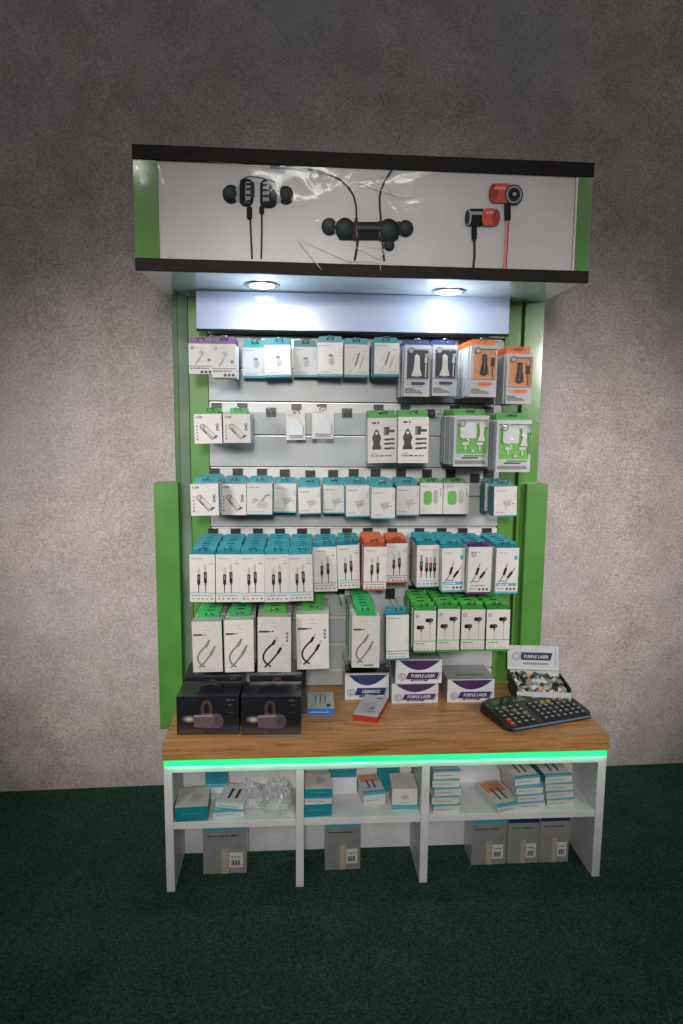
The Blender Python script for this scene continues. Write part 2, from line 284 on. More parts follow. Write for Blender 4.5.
def tag(o, label=None, cat=None, group=None, kind=None):
    if label: o['label'] = label
    if cat: o['category'] = cat
    if group: o['group'] = group
    if kind: o['kind'] = kind
    return o
def thing(name, label, cat, loc=(0, 0, 0), rot=(0, 0, 0), group=None):
    o = bpy.data.objects.new(name, None); o.empty_display_size = .05; C.objects.link(o)
    o.location = loc; o.rotation_euler = rot
    return tag(o, label, cat, group)
def copy_thing(root, label, group):
    r = root.copy(); C.objects.link(r); r['label'] = label; r['group'] = group
    for ch in list(root.children):
        c = ch.copy(); C.objects.link(c); c.parent = r
    return r
ITEMS=[
 (1, 'purple_adapter', -0.5098, 0.2, 0.9646, 0.063, 0.0805, 0.0177, 1, 0.022, 0, 4),
 (1, 'purple_adapter', -0.4442, 0.18, 0.9549, 0.0626, 0.0883, 0.0196, 4, 0.022, -1, 0),
 (1, 'lit_adapter', -0.3709, 0.33, 0.964, 0.0732, 0.0868, 0.0215, 1, 0.02, 0, 0),
 (1, 'oval_adapter', -0.2985, 0.27, 0.9639, 0.0725, 0.0888, 0.0207, 3, 0.028, -1.5, 0),
 (1, 'oval_adapter', -0.2236, 0.33, 0.9688, 0.0692, 0.086, 0.0199, 1, 0.025, 0, 0),
 (1, 'oval_adapter', -0.1536, 0.27, 0.9672, 0.0706, 0.0947, 0.018, 3, 0.028, 0, 0),
 (1, 'strip_adapter', -0.0786, 0.28, 0.9674, 0.071, 0.0913, 0.0181, 2, 0.028, 0, 0),
 (1, 'strip_adapter', 0.0024, 0.24, 0.9673, 0.0711, 0.0924, 0.0164, 4, 0.028, 0, 0),
 (1, 'navy_blister', 0.0854, 0.22, 0.9118, 0.0726, 0.1416, 0.0136, 5, 0.026, 0, 0),
 (1, 'navy_blister', 0.1646, 0.22, 0.914, 0.0705, 0.1406, 0.0136, 5, 0.026, 0, 0),
 (1, 'orange_blister', 0.2551, 0.15, 0.9097, 0.0717, 0.1387, 0.0158, 7, 0.027, 0.8, 0),
 (1, 'orange_blister', 0.3466, 0.12, 0.891, 0.0698, 0.1331, 0.0185, 8, 0.026, 0, 0),
 (2, 'car_charger_green', -0.4899, 0.2, 0.7768, 0.0756, 0.0805, 0.0163, 3, 0.045, -0.8, 0),
 (2, 'car_charger_green', -0.4128, 0.2, 0.7792, 0.0743, 0.0787, 0.0163, 3, 0.045, -0.3, 0),
 (2, 'plug_card', -0.2505, 0.33, 0.7848, 0.0566, 0.088, 0.0, 1, 0.012, -1.3, 0),
 (2, 'plug_card', -0.174, 0.3, 0.7896, 0.0637, 0.092, 0.0, 1, 0.012, 0.8, 0),
 (2, 'black_charger', -0.0002, 0.25, 0.7226, 0.0824, 0.1286, 0.0212, 5, 0.022, -1.2, 0),
 (2, 'black_charger', 0.0823, 0.22, 0.7247, 0.0859, 0.1298, 0.0196, 3, 0.022, 0, 0),
 (2, 'green_blister', 0.235, 0.17, 0.7187, 0.0987, 0.141, 0.0178, 6, 0.03, 0, 0),
 (2, 'green_blister', 0.3417, 0.13, 0.7066, 0.0975, 0.1416, 0.0188, 7, 0.03, 0, 0),
 (3, 'car_charger_teal', -0.4986, 0.17, 0.5804, 0.0756, 0.0871, 0.0233, 4, 0.045, -0.8, 0),
 (3, 'car_charger_teal', -0.429, 0.23, 0.574, 0.0714, 0.0884, 0.0226, 3, 0.045, 0, 0),
 (3, 'splitter_teal', -0.3557, 0.23, 0.574, 0.0717, 0.0886, 0.0227, 3, 0.045, 0, 0),
 (3, 'wall_adapter_teal', -0.2862, 0.3, 0.5714, 0.0661, 0.0852, 0.0236, 2, 0.035, 0.5, 0),
 (3, 'wall_adapter_teal', -0.2078, 0.28, 0.5702, 0.0644, 0.0766, 0.0351, 2, 0.035, -1.5, 0),
 (3, 'wall_adapter_teal', -0.1379, 0.3, 0.569, 0.0686, 0.0832, 0.0284, 2, 0.035, 0, 0),
 (3, 'wall_adapter_teal', -0.0745, 0.22, 0.5695, 0.0665, 0.0891, 0.0257, 3, 0.042, -0.6, 0),
 (3, 'wall_adapter_teal', -0.0066, 0.18, 0.5693, 0.0666, 0.0861, 0.0294, 4, 0.042, -0.6, 0),
 (3, 'wall_adapter_teal', 0.0727, 0.24, 0.5708, 0.0666, 0.0863, 0.0261, 3, 0.042, -0.4, 0),
 (3, 'bud_case', 0.1538, 0.3, 0.5675, 0.0678, 0.0933, 0.0194, 2, 0.03, 0, 0),
 (3, 'bud_case', 0.2281, 0.3, 0.5675, 0.0772, 0.0935, 0.0195, 2, 0.03, 0, 0),
 (3, 'wall_adapter_teal', 0.3498, 0.2, 0.5741, 0.0683, 0.086, 0.0215, 2, 0.1, -1.2, 4),
 (4, 'cable_teal', -0.5061, 0.12, 0.3503, 0.0682, 0.1315, 0.0202, 7, 0.036, 0, 0),
 (4, 'cable_teal', -0.4373, 0.12, 0.3496, 0.0656, 0.1318, 0.0203, 7, 0.036, 0, 0),
 (4, 'cable_teal', -0.3689, 0.12, 0.349, 0.0659, 0.1322, 0.0203, 7, 0.036, 0, 0),
 (4, 'cable_teal', -0.3012, 0.12, 0.3484, 0.0662, 0.1325, 0.0204, 7, 0.036, -1, 0),
 (4, 'cable_teal', -0.2331, 0.12, 0.3506, 0.0666, 0.13, 0.0204, 7, 0.036, -1.8, 0),
 (4, 'cable_teal', -0.161, 0.22, 0.3518, 0.0675, 0.1308, 0.0189, 4, 0.036, -2, 0),
 (4, 'cable_teal', -0.0931, 0.22, 0.3601, 0.0638, 0.1281, 0.016, 4, 0.036, -2, 0),
 (4, 'cable_orange', -0.028, 0.19, 0.3617, 0.0654, 0.1265, 0.0253, 4, 0.036, 0, 0),
 (4, 'cable_orange', 0.049, 0.27, 0.3636, 0.0642, 0.12, 0.0222, 3, 0.03, 0, 0),
 (4, 'multi_cable_teal', 0.1348, 0.23, 0.3587, 0.0657, 0.127, 0.0207, 4, 0.036, 0, 0),
 (4, 'jack_teal', 0.2054, 0.2, 0.3524, 0.0662, 0.1297, 0.0233, 5, 0.036, -1, 0),
 (4, 'jack_purple', 0.2724, 0.18, 0.351, 0.0688, 0.1375, 0.0145, 1, 0.036, 0, 0),
 (4, 'jack_teal', 0.3499, 0.17, 0.3544, 0.0653, 0.1333, 0.0182, 6, 0.036, 0, 0),
 (5, 'braided_grey', -0.4906, 0.12, 0.1521, 0.0809, 0.1433, 0.0225, 6, 0.036, -0.6, 0),
 (5, 'braided_grey', -0.4064, 0.12, 0.1508, 0.0797, 0.148, 0.0211, 6, 0.036, -0.6, 0),
 (5, 'braided_black', -0.3114, 0.12, 0.1492, 0.0918, 0.157, 0.024, 6, 0.036, -0.4, 0),
 (5, 'braided_black', -0.1988, 0.16, 0.1413, 0.0911, 0.1609, 0.0231, 5, 0.036, -0.8, 0),
 (5, 'braided_long', -0.0561, 0.14, 0.1506, 0.0783, 0.1502, 0.023, 7, 0.034, 0, 0),
 (5, 'plain_teal', 0.0457, 0.19, 0.1536, 0.0669, 0.1347, 0.0207, 1, 0.03, -0.8, 0),
 (5, 'earphones', 0.1183, 0.17, 0.182, 0.063, 0.1239, 0.0197, 6, 0.036, 0, 0),
 (5, 'earphones', 0.1844, 0.17, 0.1832, 0.0647, 0.1271, 0.0191, 6, 0.036, 0, 0),
 (5, 'earphones', 0.2576, 0.17, 0.184, 0.0682, 0.1241, 0.0192, 6, 0.036, 0, 0),
 (5, 'earphones', 0.3326, 0.17, 0.1835, 0.0677, 0.1239, 0.0192, 6, 0.036, 0, 0),
]
# ---------------------------------------------------------------- the setting
def wall_y(x): return .565 + (x + .7) * .032
m = MB(); x0, x1 = -4.0, 4.0
m.add([(x0, wall_y(x0), FLOOR - .02), (x1, wall_y(x1), FLOOR - .02), (x1, wall_y(x1), 3.2), (x0, wall_y(x0), 3.2),
       (x0, wall_y(x0) + .1, FLOOR - .02), (x1, wall_y(x1) + .1, FLOOR - .02), (x1, wall_y(x1) + .1, 3.2), (x0, wall_y(x0) + .1, 3.2)],
      [(0, 1, 2, 3), (5, 4, 7, 6), (3, 2, 6, 7), (4, 5, 1, 0), (4, 0, 3, 7), (1, 5, 6, 2)], WALL)
o = m.build('wall'); tag(o, 'mottled grey mauve plaster wall behind the display stand', 'wall', kind='structure')
m = MB(); m.add([(-6, -6, FLOOR), (6, -6, FLOOR), (6, 1.5, FLOOR), (-6, 1.5, FLOOR)], [(0, 1, 2, 3)], CARPET)
o = m.build('floor'); tag(o, 'dark green carpet floor under the display stand', 'floor', kind='structure')

# ---------------------------------------------------------------- display stand
st = thing('display_stand', 'tall green retail display stand with slat panel, lit canopy and oak worktop', 'display stand', (0, 0, FLOOR))
def part(mb, name, parent=None, bev=0):
    if parent is None:
        mb.xf(Matrix.Translation((0, 0, -FLOOR))); return mb.build(name, st, bev)
    mb.xf(Matrix.Translation((0, 0, -FLOOR))); return mb.build(name, parent, bev)
m = MB(); m.plan([(-.6, 0), (.6, 0), (.6, .341), (.455, .341), (.455, .388), (-.6, .388)], -.042, 0, WOOD)
part(m, 'worktop', bev=.0025)
m = MB(); m.box(-.597, .005, -.061, .597, .016, -.0425, LED); part(m, 'led_strip')
cab = MB(); cab.box(-.598, .004, -.079, .598, .338, -.0615, WHITEL); cabo = part(cab, 'cabinet_top', bev=.0012)
for a, b in ((-.598, -.576), (.574, .597)):
    m = MB(); m.box(a, .004, FLOOR + .002, b, .338, -.0795, WHITEL); part(m, 'side_panel', bev=.0012)
for a, b in ((-.2517, -.2305), (.087, .109)):
    m = MB(); m.box(a, .005, FLOOR + .002, b, .1695, -.0795, WHITEL); part(m, 'divider', bev=.001)
for a, b in ((-.5755, -.2522), (-.2300, .0865), (.1095, .5735)):
    m = MB(); m.box(a, .0055, -.239, b, .1695, -.219, WHITEL); part(m, 'shelf', bev=.001)
m = MB(); m.box(-.5755, .170, FLOOR + .002, .5735, .178, -.0795, WHITEL); part(m, 'cabinet_back')

# slat panel
gz = [.0015, .052, .138, .227, .321, .417, .514, .609, .699, .796, .896, .994, 1.092, 1.203]
m = MB(); G = .0065
for a, b in zip(gz[:-1], gz[1:]):
    m.box(-.5128, .3895, a + (0 if a < .01 else G / 2), .3838, .399, b - G / 2, SLATL if False else SLAT)
m.box(-.5128, .4035, .0, .3838, .41, 1.203, GROOVE)
slat = part(m, 'slat_panel', bev=.0012)
for z in (.896, .699, .514, .321):
    m = MB(); m.box(-.511, .3889, z - .030, .382, .3894, z - .0045, SLATL); part(m, 'sheen_strip', slat)  # strips added below the grooves to paint the board's bright reflection
for z in gz[1:-1]:
    m = MB(); m.box(-.512, .3985, z - .0031, .383, .4031, z + .0004, ALU); part(m, 'groove_insert', slat)
m = MB(); m.box(-.5345, .310, 1.099, .3715, .322, 1.2035, HEADER); part(m, 'header_board', bev=.001)
m = MB(); m.box(-.5345, .3085, 1.0935, .3715, .3235, 1.0988, BLACKW); part(m, 'header_edge')
# posts: frame next to the panel, glossy outer panel, dark edge
m = MB(); m.box(-.5700, .388, .0, -.5135, .42, 1.2035, GREEN); part(m, 'post_frame', bev=.0015)
m = MB(); m.plan([(-.5965, .366), (-.5712, .386), (-.5712, .42), (-.5965, .42)], 0.001, 1.2035, GREENREFL, GREENREFL); part(m, 'post_panel')  # left panel takes the green with the painted reflection
m = MB(); m.box(-.6122, .366, .001, -.5970, .43, 1.2035, GREEND); part(m, 'post_edge', bev=.0015)
m = MB(); m.box(.3845, .388, .0, .4355, .42, 1.2035, GREENF); part(m, 'post_frame', bev=.0015)
m = MB(); m.box(.4395, .372, .001, .4995, .42, 1.2035, GREENF); part(m, 'post_panel', bev=.0015)
# lower wings
m = MB(); m.box(-.6735, .343, -.115, -.6015, .43, .6545, GREEN); part(m, 'wing', bev=.002)
m = MB(); m.box(.4585, .343, -.115, .5245, .43, .6545, GREEN); part(m, 'wing', bev=.002)
# canopy
def cz(x): return -.006 * (x + .648) / 1.146
def shear(mb):
    for i, p in enumerate(mb.v): mb.v[i] = (p[0], p[1], p[2] + cz(p[0]))
X0, X1 = -.6415, .4895
m = MB(); m.box(X0 + .003, .053, 1.2085, X1 - .003, .405, 1.483, GREEN, bottom=SOFFIT); shear(m); can = part(m, 'canopy')
for a, b, n in ((1.456, 1.4895, 'top_trim'), (1.2005, 1.2295, 'bottom_trim')):
    m = MB(); m.box(X0, .040, a, X1, .052, b, BLACKW); shear(m); part(m, n, can, .0012)
m = MB(); m.box(X0, .0525, 1.4835, X1, .408, 1.4895, BLACKW); shear(m); part(m, 'canopy_lid', can)
for a, b in ((X0 + .001, X0 + .058), (X1 - .037, X1 - .001)):
    m = MB(); m.box(a, .044, 1.2297, b, .052, 1.4557, GREENF); shear(m); part(m, 'end_panel', can)
m = MB(); m.box(X1 - .043, .045, 1.2297, X1 - .0375, .052, 1.4557, ALU); shear(m); part(m, 'poster_clip', can)
# poster (a flat print) : px space 440 x 120
def PW(u, v):
    s = (u - 150) / 440; t = (v - 150) / 120
    a = (-.6008 + s * 1.0801, 1.4802 + s * .036); b = (-.6082 + s * 1.104, 1.203 + s * .0252)
    return (a[0] + (b[0] - a[0]) * t, a[1] + (b[1] - a[1]) * t)
k = .00245
m = MB(); m.box(X0 + .0585, .0492, 1.2297, X1 - .0435, .052, 1.4557, POSTER); shear(m)
E_ = [.0490]
def lay(): E_[0] -= .00012; return E_[0]
def pdisc(u, v, r, mt, rv=None): x, z = PW(u, v); m.disc(x, z, r * k, lay(), mt, 24, (rv or r) * k)
def ppoly(pts, mt): m.poly([PW(*p) for p in pts], lay(), mt)
def pline(pts, w, mt, w1=None):
    # smooth the polyline
    P = [Vector(p) for p in pts]; out = []
    for i in range(len(P) - 1):
        p0, p1, p2, p3 = P[max(i - 1, 0)], P[i], P[i + 1], P[min(i + 2, len(P) - 1)]
        for j in range(6):
            t = j / 6; out.append(.5 * ((2 * p1) + (p2 - p0) * t + (2 * p0 - 5 * p1 + 4 * p2 - p3) * t * t + (3 * p1 - p0 - 3 * p2 + p3) * t ** 3))
    out.append(P[-1]); m.line([PW(p[0], p[1]) for p in out], w * k, lay(), mt, None if w1 is None else w1 * k)
def glow(u, v, r0, base, top, steps=4):
    for q in range(1, steps + 1):
        t = q / steps; c = tuple(base[c_] + (top[c_] - base[c_]) * t for c_ in range(3))
        pdisc(u - r0 * .25 * t, v - r0 * .30 * t, r0 * (1 - .75 * t), mat('print_tone_%d_%d_%d' % tuple(int(x * 1000) for x in c), c, .6, spec=.12), r0 * (1 - .75 * t))
def rr(cx, cy, w, h, mt, rad=3, ang=0):
    pts = []; a = math.radians(ang)
    for sx, sy, a0 in ((1, 1, 0), (-1, 1, 90), (-1, -1, 180), (1, -1, 270)):
        for j in range(5):
            t = math.radians(a0 + 90 * j / 4); x = sx * (w / 2 - rad) + rad * math.cos(t); y = sy * (h / 2 - rad) + rad * math.sin(t)
            pts.append((cx + x * math.cos(a) - y * math.sin(a), cy + x * math.sin(a) + y * math.cos(a)))
    ppoly(pts, mt)
# left pair of black earbuds
pline([(237, 181), (246, 176.5), (262, 179), (273, 187)], 1.2, PDK2)
pline([(247, 206), (247.5, 225), (249, 259)], 2.0, PDK2); pline([(258.5, 206), (258.5, 230), (258, 259)], 1.9, PDK2)
pdisc(228.5, 194, 8.4, PDK, 9.2); pdisc(282, 195, 8.2, PDK, 9.2); pdisc(225.5, 193, 5.5, PDK2, 6.5); pdisc(285, 194, 5, PDK2, 6)
pdisc(236, 194, 4, PLT, 8); pdisc(274.5, 195, 3.6, PLT, 8)
rr(243.5, 192.5, 13.5, 28, PDK, 6); rr(265, 193.5, 16.5, 29, PDK, 6)
rr(245, 192, 5, 21, PLT, 1.5); rr(262.5, 192, 6, 21, PLT, 1.5)
for yy in (184, 189, 195, 201):
    rr(245.5, yy, 5, 2.2, PDK, .8); rr(263, yy + 1, 7, 2.2, PDK2, .8)
rr(250, 190, 3, 16, PDK2, 1); rr(269.5, 193, 3.5, 15, PDK2, 1)
rr(246.5, 213, 5.5, 13, PDK, 2); rr(258.5, 210, 5, 9, PDK, 2)
# centre pair with collar
pline([(267, 167), (300, 168.5), (330, 177), (345, 189), (351, 203), (352, 222)], 1.9, PDK2); pline([(351.5, 218), (353, 240), (350, 261.5)], 3.4, PDK2, 2.2)
pline([(388, 169), (379, 184), (375, 198), (376.5, 222)], 2.0, PDK2); pline([(377.5, 240), (379.5, 261.5)], 2, PDK2)
rr(364, 231, 60, 18.5, PDK, 2.5); rr(364, 226.5, 52, 2.6, PLT, 1); rr(364, 230.5, 40, 1.2, PDK2, .5)
pdisc(325, 226.5, 8, PDK, 8.5); pdisc(323.5, 225, 4.8, PDK2, 5.5); pdisc(334, 228, 4.5, PLT, 7); pdisc(340.5, 229, 10, PDK, 11); pdisc(338, 225, 5.5, PDK2, 5)
pdisc(401, 228.5, 8, PDK, 8.3); pdisc(403.5, 227, 5, PDK2, 5.5); pdisc(394, 228.5, 4, PDK2, 7); pdisc(384, 231, 11, PDK, 12); pdisc(381.5, 227, 6, PDK2, 5.5); pdisc(384.5, 245.5, 5.5, PDK); pdisc(383.5, 244.5, 2.8, PDK2)
rr(351.5, 231, 6.5, 20, PDK2, 2.5); rr(352, 231, 1.2, 12, PREDD, .5); rr(376, 231, 6.5, 20, PDK2, 2.5); rr(375, 232, 1.2, 10, GREEND, .5)
for (u, v, q) in ((325, 227, 8), (401, 228.5, 7.5), (340.5, 229, 10), (384, 231, 10.5), (228, 194, 8), (283, 195, 8), (384.5, 245.5, 5)): glow(u, v, q, (.012, .015, .017), (.055, .07, .078))
for q in range(5): rr(364, 226 + q * 1.1, 24, 1.2, mat('print_bar_%d' % q, (.03 + .03 * (2 - abs(q - 2)),) * 3, .5, spec=.12), .5)
# right pair, red and grey
pline([(503.5, 218), (502.8, 235), (501, 269.5)], 3.8, mat('print_pink', (.75, .25, .2), .4), 3.6); pline([(504.6, 222), (503.6, 240), (502, 269)], 1.2, PREDD)
rr(503.5, 211, 6.5, 21, PDK, 2); rr(502.5, 211, 1.6, 16, PDK2, .6)
rr(497, 193.8, 22, 19, PRED, 5.5); pdisc(489, 193.8, 4.5, PREDD, 9); rr(496, 189, 12, 3, mat('print_pink', (.75, .25, .2), .4), 1.2)
pdisc(510, 195.5, 9.4, PDK, 9.8); pdisc(510, 195.5, 8.2, PLT, 8.6); pdisc(510, 195.5, 6.4, PDK2, 6.8); pdisc(510, 195.5, 4.2, PDK); pdisc(510.5, 195, 2, PLT)
pline([(469.5, 238), (469.8, 255), (468.5, 268.5)], 2.4, PDK2)
rr(469.5, 233, 5.4, 16, PDK, 2)
rr(472, 218, 21, 17, PDK, 4); rr(471, 214, 15, 3, PLT, 1.2); pdisc(463.5, 218, 3.4, PLT, 8); pdisc(462.5, 218, 2.4, PDK2, 7); rr(479.5, 218, 2, 16.5, PLT, .8)
rr(485.5, 218, 16, 17.5, PRED, 5); pdisc(491.5, 218, 4.2, PREDD, 8); rr(485, 213.5, 8, 2.4, mat('print_pink', (.75, .25, .2), .4), 1)
part(m, 'poster', can)
# clear film in front of the poster, glare along its creases as white strips
m = MB(); nx, nz_ = 60, 14; r = random.Random(3)
xs = [X0 + .008 + (X1 - X0 - .016) * i / nx for i in range(nx + 1)]; zs = [1.2305 + (1.4545 - 1.2305) * j / nz_ for j in range(nz_ + 1)]
vs = [(x, .0415 + .0003 * math.sin(x * 23 + z * 31) + .0002 * math.sin(z * 60 - x * 17), z) for z in zs for x in xs]
m.add(vs, [(j * (nx + 1) + i, j * (nx + 1) + i + 1, (j + 1) * (nx + 1) + i + 1, (j + 1) * (nx + 1) + i) for j in range(nz_) for i in range(nx)], FILM, True); shear(m)
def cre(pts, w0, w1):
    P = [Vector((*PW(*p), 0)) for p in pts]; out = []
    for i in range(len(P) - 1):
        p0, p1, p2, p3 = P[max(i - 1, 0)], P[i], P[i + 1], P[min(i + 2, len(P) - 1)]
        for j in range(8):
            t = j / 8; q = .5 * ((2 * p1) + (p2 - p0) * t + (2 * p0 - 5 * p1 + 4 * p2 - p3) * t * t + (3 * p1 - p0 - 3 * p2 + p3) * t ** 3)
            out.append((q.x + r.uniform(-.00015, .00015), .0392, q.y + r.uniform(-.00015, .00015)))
    n = len(out); m.tube(out, [1.5 * (w0 * .5 + (w1 - w0) * abs(math.sin(i * 3.1 / n)) * (.45 + .55 * math.sin(i * .9) ** 2)) for i in range(n)], CREASE_GLARE, 5)
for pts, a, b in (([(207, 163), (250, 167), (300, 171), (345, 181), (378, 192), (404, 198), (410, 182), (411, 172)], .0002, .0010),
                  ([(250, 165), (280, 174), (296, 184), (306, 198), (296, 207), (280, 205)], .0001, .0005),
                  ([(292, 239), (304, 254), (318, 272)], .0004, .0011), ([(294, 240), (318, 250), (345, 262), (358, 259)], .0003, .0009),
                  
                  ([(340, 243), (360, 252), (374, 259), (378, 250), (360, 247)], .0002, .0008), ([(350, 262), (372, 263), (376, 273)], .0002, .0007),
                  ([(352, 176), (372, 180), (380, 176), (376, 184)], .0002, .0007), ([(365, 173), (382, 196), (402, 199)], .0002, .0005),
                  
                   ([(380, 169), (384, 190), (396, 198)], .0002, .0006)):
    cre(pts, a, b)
part(m, 'clear_film', can)
# downlights
for x, y in ((-.3438, .2156), (.1739, .2349)):
    z = 1.2085 + cz(x)
    m = MB(); m.cyl((x, y, z - .0045), .046, .005, STEEL, 32, .050); d = part(m, 'downlight', can)
    m = MB(); m.cyl((x, y, z - .0060), .033, .0012, LAMP, 32); part(m, 'lens', d)

# ---------------------------------------------------------------- products
def frame_badge(m, x, z, r, y):
    m.disc(x, z, r, y, LGREY); m.ring(x, z, r * .8, r, y - .0002, DGREY, 12)
def cable_end(m, x, z, ang, s, y, dark=BLK, tip=LGREY, w=.006):
    a = math.radians(ang); d = (math.sin(a), math.cos(a)); P = lambda t: (x + d[0] * t * s, z + d[1] * t * s)
    m.line([P(0), P(.30)], w * .28, y, dark); m.line([P(.28), P(.36)], w * .55, y, dark); m.line([P(.34), P(.72)], w, y - .0001, dark); m.line([P(.72), P(.98)], w * .72, y, tip); m.line([P(.5), P(.66)], w * .35, y - .0002, MGREY)
E0 = -.0004
def d_purple(m, w, h):
    m.rect(-.5 * w, .25 * h, .5 * w, .272 * h, E0, PURPLED)
    frame_badge(m, -.34 * w, .86 * h, .07 * w, E0); m.words(-.22 * w, .855 * h, .12 * w, .0014, E0, LGREY)
    m.line([(-.2 * w, .34 * h), (-.05 * w, .48 * h), (.05 * w, .62 * h), (.16 * w, .70 * h)], .0042, E0, LGREY); m.line([(-.22 * w, .33 * h), (-.02 * w, .52 * h)], .0012, E0 * 2, MGREY)
    m.disc(.04 * w, .72 * h, .006, E0, LGREY); m.disc(.36 * w, .47 * h, .0045, E0, MGREY)
    m.words(-.45 * w, .17 * h, .35 * w, .0036, E0, PURPLED)
    for i in range(3): m.disc((.05 + .17 * i) * w, .07 * h, .0042, E0, DGREY)
def d_oval(m, w, h):
    m.rect(-.5 * w, 0, .5 * w, .075 * h, E0, TEAL)
    m.words(-.46 * w, .90 * h, .0, .0018, E0, MGREY); m.disc(.02 * w, .62 * h, .0068, E0 * 1.5, MGREY, rz=.0038)
    m.ring(.04 * w, .44 * h, .009, .0098, E0, LGREY, 14); m.line([(-.06 * w, .60 * h), (-.03 * w, .40 * h), (.05 * w, .30 * h)], .0008, E0, MGREY); m.line([(.12 * w, .58 * h), (.18 * w, .45 * h), (.12 * w, .32 * h)], .0008, E0, MGREY)
    m.disc(.06 * w, .46 * h, .006, E0, LGREY, rz=.011)
    for i in range(3): m.words(.36 * w, (.78 - .08 * i) * h, .45 * w, .0014, E0, MGREY)
    m.words(-.4 * w, .19 * h, .35 * w, .0012, E0, LGREY); m.words(-.4 * w, .12 * h, .1 * w, .002, E0, MGREY)
def d_strip(m, w, h):
    m.rect(-.5 * w, 0, .5 * w, .075 * h, E0, TEAL); m.words(-.45 * w, .91 * h, 0, .0018, E0, MGREY)
    m.line([(-.05 * w, .35 * h), (.10 * w, .75 * h)], .0056, E0, MGREY); m.line([(.12 * w, .26 * h), (.30 * w, .66 * h)], .0052, E0, LGREY); m.line([(-.18 * w, .50 * h), (.0 * w, .78 * h), (.06 * w, .82 * h)], .0008, E0, MGREY)
    m.line([(-.3 * w, .14 * h), (-.15 * w, .26 * h), (-.05 * w, .34 * h)], .001, E0 * 2, MGREY); m.words(.2 * w, .80 * h, .42 * w, .0015, E0, MGREY); m.words(-.02 * w, .14 * h, .42 * w, .0016, E0, MGREY)
def d_blister(win, kind, cable):
    def f(m, w, h):
        m.rrect(-.41 * w, .355 * h, .44 * w, .90 * h, .002, E0, win)
        if kind == 'black': 
            m.prism([(-.14 * w, .44 * h), (-.02 * w, .40 * h), (.12 * w, .44 * h), (.10 * w, .56 * h), (.07 * w, .82 * h), (-.09 * w, .82 * h), (-.10 * w, .56 * h)], -.006, E0, BLK)
            m.line([(-.16 * w, .43 * h), (-.12 * w, .60 * h)], .0016, -.0064, BLK); m.line([(.15 * w, .42 * h), (.11 * w, .60 * h)], .0016, -.0064, BLK); m.rect(-.02 * w, .45 * h, .0 * w, .78 * h, -.0065, MGREY)
            m.prism([(.24 * w, .60 * h), (.38 * w, .60 * h), (.37 * w, .76 * h), (.25 * w, .76 * h)], -.005, E0, BLK); m.rect(.27 * w, .76 * h, .34 * w, .83 * h, -.003, LGREY); m.line([(.31 * w, .38 * h), (.31 * w, .60 * h)], .0022, -.003, BLK)
        else:
            m.prism([(-.24 * w, .40 * h), (-.03 * w, .385 * h), (.18 * w, .40 * h), (.09 * w, .54 * h), (.07 * w, .78 * h), (-.03 * w, .82 * h), (-.12 * w, .78 * h), (-.14 * w, .54 * h)], -.006, E0, PAPER)
            m.prism([(.27 * w, .66 * h), (.38 * w, .66 * h), (.36 * w, .77 * h), (.29 * w, .77 * h)], -.005, E0, PAPER); m.line([(.33 * w, .38 * h), (.33 * w, .67 * h)], .003, -.003, PAPER); m.disc(.34 * w, .80 * h, .0052, -.0066, LGREY)
        frame_badge(m, -.27 * w, .89 * h, .12 * w, -.0068)
        m.rect(-.48 * w, .34 * h, .48 * w, .349 * h, E0 * 2, cable)
        m.disc(-.32 * w, .25 * h, .0046, E0, LGREY); m.ring(-.32 * w, .25 * h, .0036, .0046, E0 * 2, MGREY, 10)
        m.poly([(-.22 * w, .22 * h), (.2 * w, .22 * h), (.35 * w, .245 * h), (.26 * w, .285 * h), (-.22 * w, .285 * h)], E0 * 2, cable); m.words(-.18 * w, .195 * h, .22 * w, .0016, E0, cable)
        m.poly([(-.46 * w, .06 * h), (.26 * w, .06 * h), (.12 * w, .12 * h), (-.08 * w, .13 * h), (-.18 * w, .165 * h), (-.46 * w, .165 * h)], E0, MGREY); m.words(-.44 * w, .09 * h, .08 * w, .0012, E0 * 2, LGREY)
    return f
def d_gblister(m, w, h):
    m.rrect(-.42 * w, .24 * h, .44 * w, .84 * h, .002, E0, GLIME)
    m.rrect(-.34 * w, .55 * h, .12 * w, .86 * h, .006, -.007, PAPER); m.rrect(-.32 * w, .57 * h, .10 * w, .845 * h, .005, -.0074, PAPER2)
    m.prism([(.16 * w, .50 * h), (.38 * w, .50 * h), (.33 * w, .64 * h), (.36 * w, .84 * h), (.20 * w, .84 * h), (.23 * w, .64 * h)], -.007, E0, PAPER); m.disc(.40 * w, .80 * h, .006, -.0076, LGREY)
    for a in (-.17, .24):
        m.rect((a - .09) * w, .425 * h, (a + .09) * w, .48 * h, -.004, PAPER2); m.rect((a - .02) * w, .32 * h, (a + .02) * w, .43 * h, -.003, PAPER)
    m.rect(.0 * w, .29 * h, .09 * w, .34 * h, -.004, PAPER2)
    m.rect(-.44 * w, .235 * h, .44 * w, .245 * h, E0 * 2, PAPER2); m.rect(-.2 * w, .195 * h, .4 * w, .225 * h, E0, GCARD); m.disc(-.36 * w, .20 * h, .0045, E0, LGREY); m.rect(-.27 * w, .155 * h, .22 * w, .185 * h, E0, DGREY)
    m.poly([(-.46 * w, .05 * h), (.44 * w, .05 * h), (.38 * w, .12 * h), (-.46 * w, .12 * h)], E0, MGREY)
    frame_badge(m, -.28 * w, .84 * h, .09 * w, -.0080)
